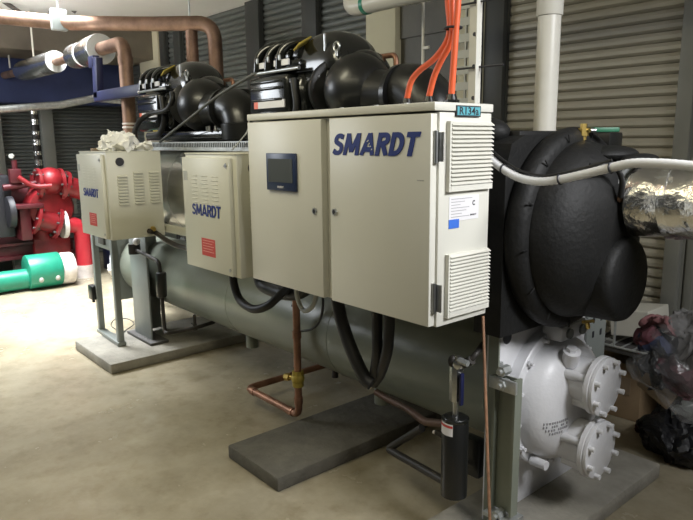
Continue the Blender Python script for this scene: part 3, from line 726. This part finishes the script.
# copper drain with yellow valve
PZ = .11
pe = at(293, 412, Z=PZ); Yd = pe.y
pv = at(297, 300, Y=Yd); pa = at(247, 390, Z=PZ); 
dp = thing('copper_drain_pipe', (pe.x, Yd, PZ), 'copper drain pipe with yellow valve dropping below the large cabinet', 'pipe')
xv = at(297, 340, Y=Yd).x
pa = V((at(248, 388, Z=PZ).x, Yd, PZ))
MB().elbow([(xv, Yd, .92), (xv, Yd, PZ), (pa.x, Yd, PZ), (pa.x, Yd+.62, PZ)], .021, .05, 18).build('pipe_run', COPPERD, dp)
for z in (.66, .60, .52): pass
g = MB()
g.cyl((xv, Yd, PZ+.07), (xv, Yd, PZ+.11), .025).cyl((xv-.05, Yd, PZ), (xv-.09, Yd, PZ), .025).cyl((pa.x+.05, Yd, PZ), (pa.x+.085, Yd, PZ), .025)
g.cyl((xv, Yd, .56), (xv, Yd, .60), .025).build('socket', COPPERD, dp)
vz = at(297, 378, Y=Yd).z
v = MB().cyl((xv, Yd, vz-.045), (xv, Yd, vz+.045), .032, k=8).ball((xv, Yd, vz), .038, 18)
vv = v.build('valve_body', YELLOW, dp)
MB().cyl((xv, Yd, vz), (xv-.065, Yd-.02, vz-.005), .014).cyl((xv-.055, Yd-.018, vz-.005), (xv-.085, Yd-.026, vz-.006), .021, k=6).build('valve_stem', BRASS, dp)
MB().cyl((xv-.03, Yd, vz+.06), (xv-.01, Yd, vz+.085), .008, k=8).build('nipple', COPPERD, dp)
MB().cyl((xv-.03, Yd-.005, .74), (xv, Yd, .74), .008, k=8).build('gauge_port', BLACKP, dp)
# insulated tee above
tag(MB().cyl((xv, Yd, .87), (xv, Yd, 1.012), .04).cyl((xv-.05, Yd+.02, .96), (xv+.05, Yd+.02, .96), .04).build('insulated_tee', RUBBER), 'black insulated tee at the top of the copper drain pipe', 'fitting')
# black run pipe behind the drain & small drain cocks
def cock(px, py, z, label):
    p = at(px, py, Y=2.18); p = at(px, py, Y=2.2)
    b = MB().cyl((p.x, p.y, p.z), (p.x, p.y, p.z+.09), .012).cyl((p.x, p.y, p.z-.03), (p.x, p.y, p.z+.02), .02, .015).box((p.x-.03, p.y, p.z+.01), (.05, .014, .01), .003)
    tag(b.build('drain_cock', DARKPIPE), label, 'valve')
cock(335, 372, 0, 'small dark drain cock under the grey shell right of the copper drain pipe')
cock(195, 326, 0, 'small dark drain cock under the grey shell at the end of the thin left pipe')
# left drier and pipe
ld = thing('inline_filter', tuple(at(162, 285, Y=1.90)), 'small dark inline filter on a thin pipe at the left column', 'filter')
Y_ = 1.90
MB().tube([at(136, 250, Y=Y_), at(140, 252, Y=Y_), at(152, 258, Y=Y_), at(158, 262, Y=Y_), at(160, 270, Y=Y_), at(161, 285, Y=Y_), at(163, 310, Y=Y_), at(165, 330, Y=Y_), at(168, 333, Y=Y_), at(180, 331, Y=Y_+.1), at(198, 327, Y=Y_+.24), at(214, 322, Y=Y_+.4)], .014, 12).build('pipe_run', DARKPIPE, ld)
MB().cyl(at(161, 272, Y=Y_), at(162, 297, Y=Y_), .037, bev=.012).build('canister', BLACKP, ld)
MB().cyl(at(134, 244, Y=Y_), at(135, 254, Y=Y_), .045, k=12).build('valve_block', DARKPIPE, ld)
MB().ball(at(136.5, 241.5, Y=Y_-.03), .028, 16).build('valve_cap', WHITEC, ld)
tag(MB().tube([at(149, 231, X=LX1+.02), at(156, 233, Y=1.78), at(166, 240, Y=1.78), at(178, 246, Y=1.80), at(192, 249, Y=1.82)], .016, 12, wav=.001).build('grey_flexible_conduit', DARKPIPE), 'grey flexible conduit leaving the side gland of the far left drive cabinet', 'conduit')

# filter drier (black cylinder) near right
fd = thing('filter_drier', tuple(at(453, 497, Y=1.86)), 'black cylindrical filter drier with white label hanging at the right end below the cabinet', 'filter')
FY = 1.86
t_ = at(455, 415, Y=FY); b_ = at(454, 497, Y=FY)
fx = (t_.x+b_.x)/2
MB().lathe((fx, FY, b_.z), (0, 0, 1), [(0, .03), (.004, .038), (.014, .053), (t_.z-b_.z-.014, .053), (t_.z-b_.z-.005, .047), (t_.z-b_.z, .028)], 36).build('canister', BLACKP, fd)
MB().lathe((fx, FY, t_.z-.018), (0, 0, 1), [(0, .0545), (.008, .0545), (.01, .05)], 36).build('canister_rim', BLACKG, fd)
zl = at(450, 430, Y=FY-.046).z
lab = MB(); R0 = .0538
a0, a1 = -2.35, -1.05
L_ = []; hgt = .05
for i in range(13):
    t = a0+(a1-a0)*i/12; L_.append([lab.b.verts.new(V((fx+math.cos(t)*R0, FY+math.sin(t)*R0, zl+dz-hgt/2))) for dz in (0, hgt)])
for i in range(12): lab.b.faces.new((L_[i][0], L_[i+1][0], L_[i+1][1], L_[i][1]))
lab.build('label', LABELW, fd)
lab = MB(); L_ = []
for i in range(13):
    t = a0+.02+(a1-a0-.04)*i/12; L_.append([lab.b.verts.new(V((fx+math.cos(t)*(R0+.0007), FY+math.sin(t)*(R0+.0007), zl+dz))) for dz in (.009, .019)])
for i in range(12): lab.b.faces.new((L_[i][0], L_[i+1][0], L_[i+1][1], L_[i][1]))
lab.build('label_stripe', REDL, fd)
MB().cyl((fx-.05, FY, t_.z-.11), (fx-.082, FY-.01, t_.z-.10), .012).ball((fx-.087, FY-.012, t_.z-.10), .010, 12).build('side_port', DARKPIPE, fd)
MB().ball((fx-.094, FY-.016, t_.z-.10), .008, 12).build('port_cap', COLLAR, fd)
# valve above
zz = t_.z
MB().cyl((fx, FY, zz), (fx, FY, zz+.06), .012).build('outlet_stub', STEEL, fd)
va = thing('ball_valve', (fx, FY, zz+.05), 'grey ball valve with blue lever above the black filter drier', 'valve')
p1 = at(455, 362, Y=FY)
MB().cyl((fx, FY, zz+.06), (fx, FY, p1.z-.01), .026, k=8, bev=.006).ball((fx+.01, FY, p1.z), (.028, .026, .03)).build('body', STEEL, va)
MB().ball((fx-.01, FY-.012, p1.z+.005), (.018, .018, .026)).build('bonnet', DARKPIPE, va)
MB().box((fx+.035, FY-.01, zz+.12), (.012, .02, .13), .004).build('lever', BLUEB, va)
MB().tube([(fx+.02, FY, p1.z+.005), at(468, 362, Y=FY), at(476, 354, Y=FY+.02), at(483, 344, Y=FY+.08)], .012, 10).cyl(at(464, 364, Y=FY), at(472, 360, Y=FY), .019, k=6).build('outlet_pipe', DARKPIPE, va)
MB().cyl(at(459, 360, Y=FY-.03), at(468, 364, Y=FY-.03), .012, k=6).build('gland_nut', GALV, va)
# dark copper line from drain to drier
tag(MB().elbow([at(376, 392, Y=2.02), at(386, 398, Y=2.02), at(408, 409, Y=1.98), at(425, 422, Y=1.93), at(446, 424, Y=1.90)], .017, .03).build('dark_copper_pipe', DARKCU), 'dark copper pipe running low behind the black filter drier', 'pipe')
tag(MB().elbow([at(422, 428, Y=1.98), at(388, 449, Y=1.98), at(425, 470, Y=1.9), at(446, 482, Y=1.88)], .018, .03).build('dark_copper_pipe', DARKPIPE), 'dark U-shaped pipe close to the floor left of the black filter drier', 'pipe')
tag(MB().bb((-1.60, 1.98, .24), (-1.49, 2.03, .41), .01).build('terminal_box', BLACKP), 'black box behind the filter drier under the shell', 'box')
# leaning strip
a = at(483, 316, Y=1.80); c = at(490.5, 540, Y=1.66)
c = a+(c-a)*(a.z/(a.z-c.z)); d = (c-a); b = MB(); R2 = d.to_track_quat('Z', 'X').to_matrix()
b.box((a+c)/2, (.015, .008, d.length), .001, R2)
b2 = b.build('brown_strip', TIMBER); tag(b2, 'thin rusty brown strip running down from the large cabinet past the grey channel post', 'strip')
# =================================================================== TRAY, POLES
tx0 = at(450, 50, Y=2.0).x; tx1 = at(466.5, 50, Y=2.0).x; tx2 = at(483, 50, Y=2.0).x
ct = thing('cable_tray', (tx1, 2.0, 1.63), 'upright perforated galvanised cable tray beside the orange cables', 'cable tray')
g = MB().bb((tx1+.02, 1.99, 1.66), (tx2, 2.0, 2.9)).bb((tx2-.004, 1.96, 1.66), (tx2, 2.0, 2.9)); g.build('side_rail', PAINT, ct, flat=True)
g = MB().bb((tx1+.012, 2.0, 1.66), (tx1+.02, 2.06, 2.9)).bb((tx0, 2.02, 1.66), (tx0+.012, 2.03, 2.9))
z = 1.69
while z < 2.9:
    g.bb((tx0, 2.02, z), (tx1+.015, 2.03, z+.03)); g.bb((tx0+.055, 2.0201, z+.03), (tx0+.062, 2.029, z+.06)); z += .06
g.build('perforated_web', GREYC, ct, flat=True)
for i in range(8):
    z = 1.775+.115*i; x = (tx1+tx2)/2+.01
    MB().cyl((x, 1.983, z), (x, 1.99, z), .0075, k=12).build('screw', INK, ct)
    if i in (1, 3): MB().cyl((tx0+.03, 1.97, z-.005), (tx1+.18, 1.99, z-.005), .004, k=8).build('threaded_rod', INK, ct)
def downpipe():
    x = at(549, 30, Y=2.75).x
    r = thing('downpipe', (x, 2.75, 0), 'white vertical plastic downpipe behind the black vessel end', 'pipe')
    MB().cyl((x, 2.75, 0.9), (x, 2.75, 2.2), .0525, k=32).cyl((x, 2.75, 0), (x, 2.75, .9), .0525, k=32).build('pipe_run', WPVC, r)
    z = at(551, 16, Y=2.75).z
    MB().cyl((x, 2.75, z), (x, 2.75, CZ), .060, k=32, bev=.004).build('socket', WPVC, r)
downpipe()
# white horizontal pipe at top
a = at(352, 8, Y=2.9)
hp = thing('white_overhead_pipe', tuple(a), 'white horizontal plastic pipe near the ceiling with a green band', 'pipe')
MB().elbow([(a.x-.03, 3.02, a.z+.3), (a.x-.03, 2.9, a.z), (0.5, 2.9, a.z)], .058, .10, 24).build('pipe_run', WPVC, hp)
g = at(365, 8, Y=2.9).x; MB().cyl((g, 2.9, a.z), (g+.03, 2.9, a.z), .062, k=28).build('green_band', GREEN, hp)
g = at(412, 8, Y=2.9).x; MB().cyl((g, 2.9, a.z), (g+.2, 2.9, a.z), .064, k=28).build('socket', WPVC, hp)
x = at(423, 50, Y=3.2).x
tag(MB().cyl((x, 3.2, 1.2), (x, 3.2, CZ), .010, k=12).box((x+.03, 3.2, at(425, 48, Y=3.2).z), (.05, .02, .02), .003).build('thin_conduit', WPVC), 'thin pale vertical conduit in front of the brown board', 'conduit')
# =================================================================== OVERHEAD COPPER AND LAGGED PIPES (left)
oc = thing('overhead_copper_pipe', tuple(at(150, 24, Z=2.75)), 'large copper pipe under the ceiling that bends down behind the compressors', 'pipe')
A0 = at(70, 24, Z=2.75); A1 = at(197, 24, Y=2.9); A1 = at(212, 24, Z=2.72); zA = 2.74
E1 = at(214, 40, Y=A1.y)
MB().elbow([at(-30, 14, Z=2.86), at(62, 23, Z=2.78), at(150, 24, Z=2.75), at(214, 23, Z=2.735), at(214.5, 24, Z=2.735)*1+V((0, 0, -.95))], .068, .17, 24).build('pipe_run', COPPER, oc)
p = at(190, 24, Z=2.742)
MB().torus(p, (at(214, 23, Z=2.735)-at(150, 24, Z=2.75)), .066, .008, 28, 8).cyl(p+UP*.06, V((p.x, p.y, CZ)), .008, k=8).build('pipe_hanger', GALV, oc)
MB().elbow([p+V((0.02, .0, .0)), p+V((.02, 0, -.9))], .058, .1, 24).build('branch_pipe', COPPER, oc)
p = at(59, 22, Z=2.78); MB().box(p+UP*.02, (.06, .15, .20), .01).cyl(p, V((p.x, p.y, CZ)), .012, k=8).build('pipe_clamp', GREYP, oc)
def rod(px, y0_, y1_, X, lab):
    a = at(px[0], y0_, X=X); c = at(px[1], y1_, X=X); tag(MB().cyl((c.x, c.y, c.z), (c.x, c.y, CZ), .010, k=8).build('hanger_rod', WPVC), lab, 'rod')
# far lagged pipe
LYY = 2.2
def lag(pA, pB, r0, r1, m=FOIL2, name='lagging', par=None):
    d = (pB-pA); L = d.length; k = MB(); pr_ = [(0, r0*.6), (.02, r0*.95), (.1, r0)]
    k.lathe(pA, d, pr_+[(L-.02, r1), (L, r1-.005)], 36); k.build(name, m, par)
    MB().lathe(pB, d, [(0, r1-.006), (.006, r1-.006)], 36).build('lagging_end', FIBRE, par)
l1 = thing('lagged_pipe', tuple(at(40, 68, Y=LYY)), 'foil-lagged pipe section furthest left, hung in front of the blue duct', 'pipe', 'foil lagged pipes')
lag(at(22, 71.5, Y=LYY), at(56, 61.5, Y=LYY), .112, .112, par=l1)
e0, e1 = at(-12, 79, Y=LYY), at(20, 72, Y=LYY); e0 = e1+(e0-e1)*min(1, (e1.x-EX-.05)/(e1.x-e0.x))
MB().cyl(e0, e1, .044, k=20).build('bare_pipe', COPPER, l1)
MB().cyl(at(56, 61.5, Y=LYY), at(72, 57, Y=LYY), .044, k=20).build('pipe_end', COPPER, l1)
l2 = thing('lagged_pipe', tuple(at(88, 52, Y=LYY)), 'fatter crinkled foil-lagged pipe section next to the vertical copper pipe', 'pipe', 'foil lagged pipes')
lag(at(74, 57, Y=LYY), at(84, 54.5, Y=LYY), .115, .115, par=l2)
lag(at(86, 54, Y=LYY), at(101, 49, Y=LYY), .125, .135, par=l2)
vc = thing('copper_riser', tuple(at(127, 135, Y=LYY)), 'vertical copper pipe on the left rising to the fat foil-lagged section', 'pipe')
q1 = at(101, 49, Y=LYY); q2 = at(124, 42, Y=LYY)
MB().elbow([q1, q2, V((q2.x, LYY, 1.3)), V((-4.96, LYY, 1.3))], .056, .13, 24).build('pipe_run', COPPER, vc)
z = at(127, 124, Y=LYY).z
for dz in (0, -.03): MB().torus((q2.x, LYY, z+dz), UP, .056, .008, 24, 8).build('white_band', COLLAR, vc)
z = at(127, 60, Y=LYY).z; MB().cyl((q2.x, LYY, z-.03), (q2.x, LYY, z+.03), .061, k=24).build('socket', COPPER, vc)
blb = thing('blue_bracket', tuple(at(115, 95, Y=2.08)), 'dark blue bracket arm clamped round the vertical copper pipe', 'bracket')
g = MB().box(at(118, 93.5, Y=2.08), (.95, .06, .085), .008); g.box(at(98, 78, Y=2.08), (.10, .06, .34), .008, M.Rotation(.12, 3, 'Y')); g.box(at(94, 62, Y=2.08), (.12, .06, .10), .008)
g.build('arm', BLUEB, blb)
rod((8, 10), 20, 68, at(10, 70, Y=2.2).x, 'thin pale hanger rod at the left end of the foil-lagged pipe')
rod((33, 34), 20, 60, at(34, 60, Y=2.2).x, 'thin pale hanger rod at the middle of the leftmost foil-lagged pipe')
# blue duct across the back left and rail
X_ = -9.2
a = at(0, 48, X=X_); c = at(134, 104, X=X_)
du = MB().bb((X_-.36, -1.0, at(60, 104, X=X_).z), (X_, 3.72, at(60, 56, X=X_).z), .02)
tag(du.build('blue_duct', BLUED), 'long dark blue duct across the back under the ceiling', 'duct')
rl = MB().cyl(at(-20, 111, X=-8.3), at(60, 105, X=-8.3), .045, k=16).cyl(at(60, 105, X=-8.3), at(96, 98, X=-8.3), .045, k=16).cyl(at(96, 98, X=-8.3), at(122, 101, X=-8.3), .045, k=16)
tag(rl.build('grey_pipe_rail', GALV), 'pale grey pipe running under the blue duct', 'pipe')
x_ = at(33, 105, X=-9.08)
pp = thing('mottled_pole', (x_.x, x_.y, .9), 'dark vertical pole with patchy silver tape behind the red pump', 'pole')
MB().cyl((x_.x, x_.y, 0), (x_.x, x_.y, x_.z), .05, k=16).build('pole_tube', DARKPIPE, pp)
for i in range(7):
    z = x_.z-.12-i*.13; MB().cyl((x_.x, x_.y, z), (x_.x, x_.y, z+.05+.02*(i % 2)), .053, k=16).build('tape_patch', FOIL, pp)

# =================================================================== RED PUMP SET
def RX(px, py, X): return at(px, py, X=X)
XR = -8.1
pump = thing('fire_pump', tuple(V((XR, 1.9, 0))), 'red pump set with thick flanged red pipes at the far left', 'pump')
# skid
a = RX(2, 232, XR); c = RX(74, 252, XR)
bse = MB().bb((XR-.9, a.y-.6, .34), (XR-.82, c.y, .46), .005).bb((XR-.08, a.y-.6, .34), (XR, c.y, .46), .005).bb((XR-.9, a.y-.6, .44), (XR, c.y, .47), .004)
bse.bb((XR-.01, a.y-.6, .30), (XR+.04, c.y, .34)); bse.bb((XR-.01, a.y-.6, .46), (XR+.04, c.y, .49))
bse.build('base_frame', REDD, pump)
MB().bb((XR-.85, a.y-.5, .0), (XR-.7, c.y-.1, .34)).bb((XR-.12, a.y+.1, 0), (XR-.02, a.y+.25, .34)).bb((XR-.12, c.y-.25, 0), (XR-.02, c.y-.1, .34)).build('skid_foot', DARKST, pump)
def fl(pts, r, name='red_pipe', m=RED, fl_=True, par=pump):
    P = [RX(a_, b_, d_) for a_, b_, d_ in pts]
    k = MB().elbow(P, r, r*1.6, 24) if len(P) > 2 else MB().cyl(P[0], P[1], r, k=28)
    o = k.build(name, m, par)
    if fl_:
        for p, q in ((P[0], P[1]), (P[-1], P[-2])):
            d = (q-p).normalized(); MB().cyl(p, p+d*.035, r*1.45, k=28).build('flange', m, o)
            for i in range(8):
                u = d.orthogonal().normalized(); w = d.cross(u); t = 2*PI*i/8
                z_ = p+(u*math.cos(t)+w*math.sin(t))*r*1.22
                MB().cyl(z_-d*.02, z_+d*.06, .014, k=6).build('flange_bolt', DARKST, o)
    return o
XF = -7.95
fl([(36, 184, XF), (62, 184, XF)], .125)
fl([(63, 185, XF), (90, 192, XF)], .12)
fl([(34, 218, XF), (58, 223, XF)], .13)
p = RX(61, 224, XF); MB().cyl(p, p+V((0, .05, 0)), .17, k=28).build('pale_flange', COLLAR, pump)
p = RX(63, 224, XF); MB().cyl(p, p+V((0, .03, 0)), .16, k=28).build('flange', RED, pump)
MB().lathe(RX(48, 208, XF-.1), (1, 0, 0), [(-.25, .12), (-.2, .22), (-.1, .28), (.06, .28), (.14, .24), (.17, .12)], 36).build('volute', RED, pump)
MB().cyl(RX(40, 175, XF-.15), RX(42, 240, XF-.15), .11, k=24).cyl(RX(62, 178, XF-.25), RX(62, 245, XF-.25), .09, k=24).build('branch', RED, pump)
MB().ball(RX(50, 181, XF), (.19, .16, .16), 24).build('check_valve', RED, pump)
MB().box(RX(24, 205, XF-.1), (.5, .30, .05), .01).box(RX(22, 222, XF-.1), (.35, .12, .4), .02).build('bracket', REDD, pump)
MB().lathe(RX(11, 212, XF), (0, 1, 0), [(-.05, .1), (-.04, .17), (-.02, .18), (.02, .18), (.04, .1)], 32).build('flywheel', INK, pump)
MB().cyl(RX(-6, 190, XF-.3), RX(22, 196, XF-.3), .2, k=28).build('engine_block', REDD, pump)
MB().bb(tuple(RX(-12, 235, XF-.45)), tuple(RX(10, 175, XF-.05)), .02).build('engine_cover', INK, pump)
MB().cyl(RX(16, 180, XF), RX(14, 160, XF), .03, k=12).cyl(RX(3, 188, XF), RX(38, 183, XF), .035, k=12).box(RX(15, 176, XF), (.1, .12, .16), .01).build('small_pipework', REDD, pump)
MB().tube([RX(18, 177, XF+.1), RX(34, 186, XF+.15), RX(52, 186, XF+.2)], .028, 12).build('small_line', RED, pump)
gp = RX(12, 156, XF); MB().cyl(gp, gp+V((.04, -.02, 0)), .026, k=20).build('gauge', GREYC, pump)
MB().bb(tuple(RX(66, 212, XF-.5)), tuple(RX(76, 190, XF-.2)), .01).build('grey_cover', GREYP, pump)
MB().bb(tuple(RX(30, 256, XF-.3)), tuple(RX(70, 236, XF-.05)), .01).build('skid_panel', RED, pump)
# red post with white foot
p = at(86, 277, Z=0)
rp = thing('red_pipe_riser', (p.x, p.y, 0), 'bright red vertical pipe with a white foot behind the far left cabinet stand', 'pipe')
zt2 = at(81, 226, X=p.x).z
qq = RX(68, 225, p.x)
MB().elbow([(p.x, p.y, .16), (p.x, p.y, qq.z), (p.x, qq.y, qq.z)], .095, .14, 28).build('pipe_run', REDB, rp)
MB().cyl((p.x, p.y, 0), (p.x, p.y, .16), .10, k=28).build('white_foot', COLLAR, rp)
# green pipe on floor
gpp = thing('green_floor_pipe', (-7.7, 1.7, 0), 'green pipe lying across the floor with a fat sleeve and white collar', 'pipe')
p0 = at(26, 272, X=-7.7); p1_ = at(59, 267, X=-7.7); z_g = .20
MB().cyl((-7.7, -.6, .13), (-7.7, p0.y+.05, .13), .115, k=32).build('pipe_run', GREEN, gpp)
MB().cyl((-7.7, p0.y, z_g), (-7.7, p1_.y, z_g), .195, k=40, bev=.012).build('sleeve', GREEN, gpp)
p2 = at(73, 267, X=-7.7)
MB().cyl((-7.7, p1_.y, z_g-.005), (-7.7, p2.y, z_g-.01), .185, k=40, bev=.03).cyl((-7.7, p2.y, z_g-.02), (-7.7, p2.y+.05, z_g-.02), .02, k=10).build('white_collar', COLLAR, gpp)
for t in (.3, .8): 
    y = p0.y+(p1_.y-p0.y)*t; MB().ball((-7.7+.17, y, z_g-.07), (.03, .03, .035), 14).build('lug', GREYC, gpp)
tag(MB().bb((-8.35, 2.95, 0), (-8.0, 3.2, .45), .02).bb((-8.38, 2.93, .4), (-7.97, 3.22, .46), .02).build('blue_white_drum', BLUEB, noise=.004), 'blue container beside the red vertical pipe seen between the stand legs', 'container')
tag(MB().ball((-7.55, 2.92, .14), (.12, .18, .13), 24).build('crumpled_bag', RAG, noise=.07, nsc=7), 'crumpled white bag on the floor by the blue container', 'bag')
# loose wire on floor
tag(MB().tube([at(118, 331, Z=PH+.006), at(111, 325, Z=PH+.006), at(116, 319, Z=PH+.006), at(128, 319, Z=PH+.006), at(134, 324, Z=PH+.006), at(126, 330, Z=PH+.006), at(122, 334, Z=PH+.006)], .004, 6).build('loose_wire', INK), 'thin black wire curled on the left plinth behind the stand', 'wire')

# =================================================================== RIGHT CLUTTER
def yb(px, py, z=0): return at(px, py, Z=z)
cbx = yb(634, 423)
cb = thing('cardboard_box', (cbx.x-.2, cbx.y+.15, 0), 'brown cardboard box on the floor at the right behind the white water box', 'box')
zt3 = at(645, 369, Y=cbx.y).z
MB().box((cbx.x-.22, cbx.y+.14, zt3/2), (.46, .28, zt3), .006, M.Rotation(.06, 3, 'Z')).build('carton', CARD, cb)
MB().box((cbx.x-.10, cbx.y+.004, zt3*.6), (.12, .004, .10), 0, M.Rotation(.06, 3, 'Z')).build('carton_print', CARDL, cb, flat=True)
p = at(657, 390, Y=3.0)
tag(MB().box(p, (.17, .02, .09), .003, M.Rotation(.5, 3, 'Y')).build('cardboard_flap', CARDL), 'small tan cardboard piece hanging under the clear bag', 'cardboard')
BY = 3.42
bx0 = at(597, 345, Y=BY); bx1 = at(720, 360, Y=BY); zb_ = at(612, 347, Y=BY).z
bn = thing('wire_bench', (bx0.x+.4, BY+.2, 0), 'dark low bench frame against the louvred wall behind the black vessel', 'bench')
MB().bb((bx0.x-.08, BY, zb_-.03), (bx0.x+1.0, 3.84, zb_), .004).build('shelf', DARKST, bn)
g = MB()
for i in range(16): g.cyl((bx0.x-.06+i*.065, BY+.01, zb_+.005), (bx0.x-.06+i*.065, 3.83, zb_+.005), .005, k=6)
g.cyl((bx0.x-.07, BY, zb_+.006), (bx0.x+.95, BY, zb_+.006), .008, k=8); g.build('wire_deck', GALV, bn)
for x in (bx0.x-.05, bx0.x+.9):
    for y in (BY+.02, 3.82): MB().bb((x-.015, y-.015, 0), (x+.015, y+.015, zb_+(.18 if x < bx0.x else 0))).build('leg', DARKST, bn)
MB().cyl((bx0.x-.05, BY, zb_+.18), (bx0.x+.1, BY, zb_+.18), .007, k=8).cyl((bx0.x-.05, BY, zb_+.04), (bx0.x+.1, BY, zb_+.04), .007, k=8).cyl((bx0.x+.1, BY, zb_+.01), (bx0.x+.1, BY, zb_+.18), .007, k=8).build('side_guard', GALV, bn)
wa, wc_ = at(614, 330, Y=3.55), at(655, 312, Y=3.55)
tag(MB().box(((wa.x+wc_.x)/2, 3.62, zb_+.135), (wc_.x-wa.x, .26, .15), .005, M.Rotation(-.14, 3, 'Y')).build('white_carton', WBOX, flat=True), 'tilted plain white carton on the dark bench', 'box')
BGY = 3.05
bc = at(680, 362, Y=BGY)
bag = thing('clear_plastic_bag', (bc.x, BGY, .25), 'large clear plastic bag stuffed with pink, blue and maroon cloth at the right edge', 'bag')
kk = MB(); kk.ball((bc.x+.05, BGY, bc.z), (.24, .16, .24), 64); kk.build('bag_film', CLEAR, bag, noise=.05, nsc=5)
def cloth(px, py, dy, r, m):
    p = at(px, py, Y=BGY+dy); MB().ball(p, r, 40).build('cloth', m, bag, noise=.035, nsc=7)
cloth(660, 346, -.02, (.09, .07, .055), BLUECL); cloth(650, 338, -.03, (.07, .06, .04), MAROON); cloth(664, 326, 0, (.11, .06, .035), PINK)
cloth(682, 372, -.03, (.09, .08, .12), MAROON); cloth(697, 350, 0, (.09, .09, .13), DARKST); cloth(662, 372, -.02, (.08, .08, .08), BAG); cloth(690, 325, 0, (.07, .06, .05), DARKST)
bk = at(672, 436, Z=.1)
tag(MB().ball((bk.x+.04, bk.y+.02, .12), (.20, .17, .12), 56).ball((bk.x-.10, bk.y+.04, .08), (.10, .1, .08), 32).build('black_bag', BAG, noise=.05, nsc=6, origin=(bk.x, bk.y, 0)), 'crumpled black rubbish bag on the floor at the right edge', 'bag')
cp_ = at(646, 434, Z=0)
tag(MB().ball((cp_.x, cp_.y, .03), (.07, .05, .03), 24).build('cloth_scrap', MAROON, noise=.03, nsc=10, origin=(cp_.x, cp_.y, 0)), 'small dull brown scrap lying left of the black rubbish bag', 'rag')
tag(MB().bb((bc.x-.10, 3.25, 0), (bc.x+.6, 3.40, .27), .01).build('grey_carton', GREYP), 'grey carton behind the black rubbish bag', 'box')

# =================================================================== LIGHT AND CAMERA
def area(name, loc, tgt, sx, sy, power, col=(1, 1, 1)):
    l = bpy.data.lights.new(name, 'AREA'); l.shape = 'RECTANGLE'; l.size = sx; l.size_y = sy; l.energy = power; l.color = col
    o = bpy.data.objects.new(name, l); COL.objects.link(o); o.location = loc
    o.rotation_euler = (V(tgt)-V(loc)).to_track_quat('-Z', 'Y').to_euler(); return o
area('unseen_overhead_light', (.8, 2.0, 3.0), (-1.4, 1.8, 1.45), 1.2, .9, 56, (.97, .98, 1.0)).data.spread = math.radians(95)  # added out of view to whiten the cabinet side, standing in for window light
area('unseen_overhead_light', (-1.6, -.1, 2.98), (-2.0, .7, .2), 2.2, .5, 15, (1.0, .93, .68))
area('unseen_overhead_light', (-2.7, .5, 2.98), (-3.9, 1.3, .8), 1.2, .5, 27, (1.0, .93, .68))  # unseen lamp added to brighten the left drive cabinet's side face
area('daylight_left_opening', (-7.4, -1.0, 2.7), (-6.9, 2.2, .0), 2.6, 1.4, 130, (.90, .95, 1.0))
area('unseen_overhead_light', (-6.7, 1.7, 3.0), (-6.5, 2.0, 0), 1.8, 1.2, 205, (.94, .97, 1.0)).data.spread = math.radians(95)  # narrow-spread lamp added out of view to whiten the far-left floor
w = bpy.data.worlds.new('World'); bpy.context.scene.world = w; w.use_nodes = True
bg = w.node_tree.nodes['Background']; bg.inputs[0].default_value = (.80, .82, .80, 1); bg.inputs[1].default_value = .055
cam = bpy.data.cameras.new('Camera'); co = bpy.data.objects.new('Camera', cam); COL.objects.link(co)
cam.sensor_width = 36; cam.lens = F/693*36; cam.clip_start = .05
Rm = M((RT, UV_, -FW)).transposed().to_4x4(); co.matrix_world = M.Translation(EYE) @ Rm
s = bpy.context.scene; s.camera = co
s.view_settings.view_transform = 'Standard'; s.view_settings.look = 'None'; s.view_settings.exposure = 0; s.view_settings.gamma = 1
for o in bpy.data.objects:
    if '_o' in o: del o['_o']
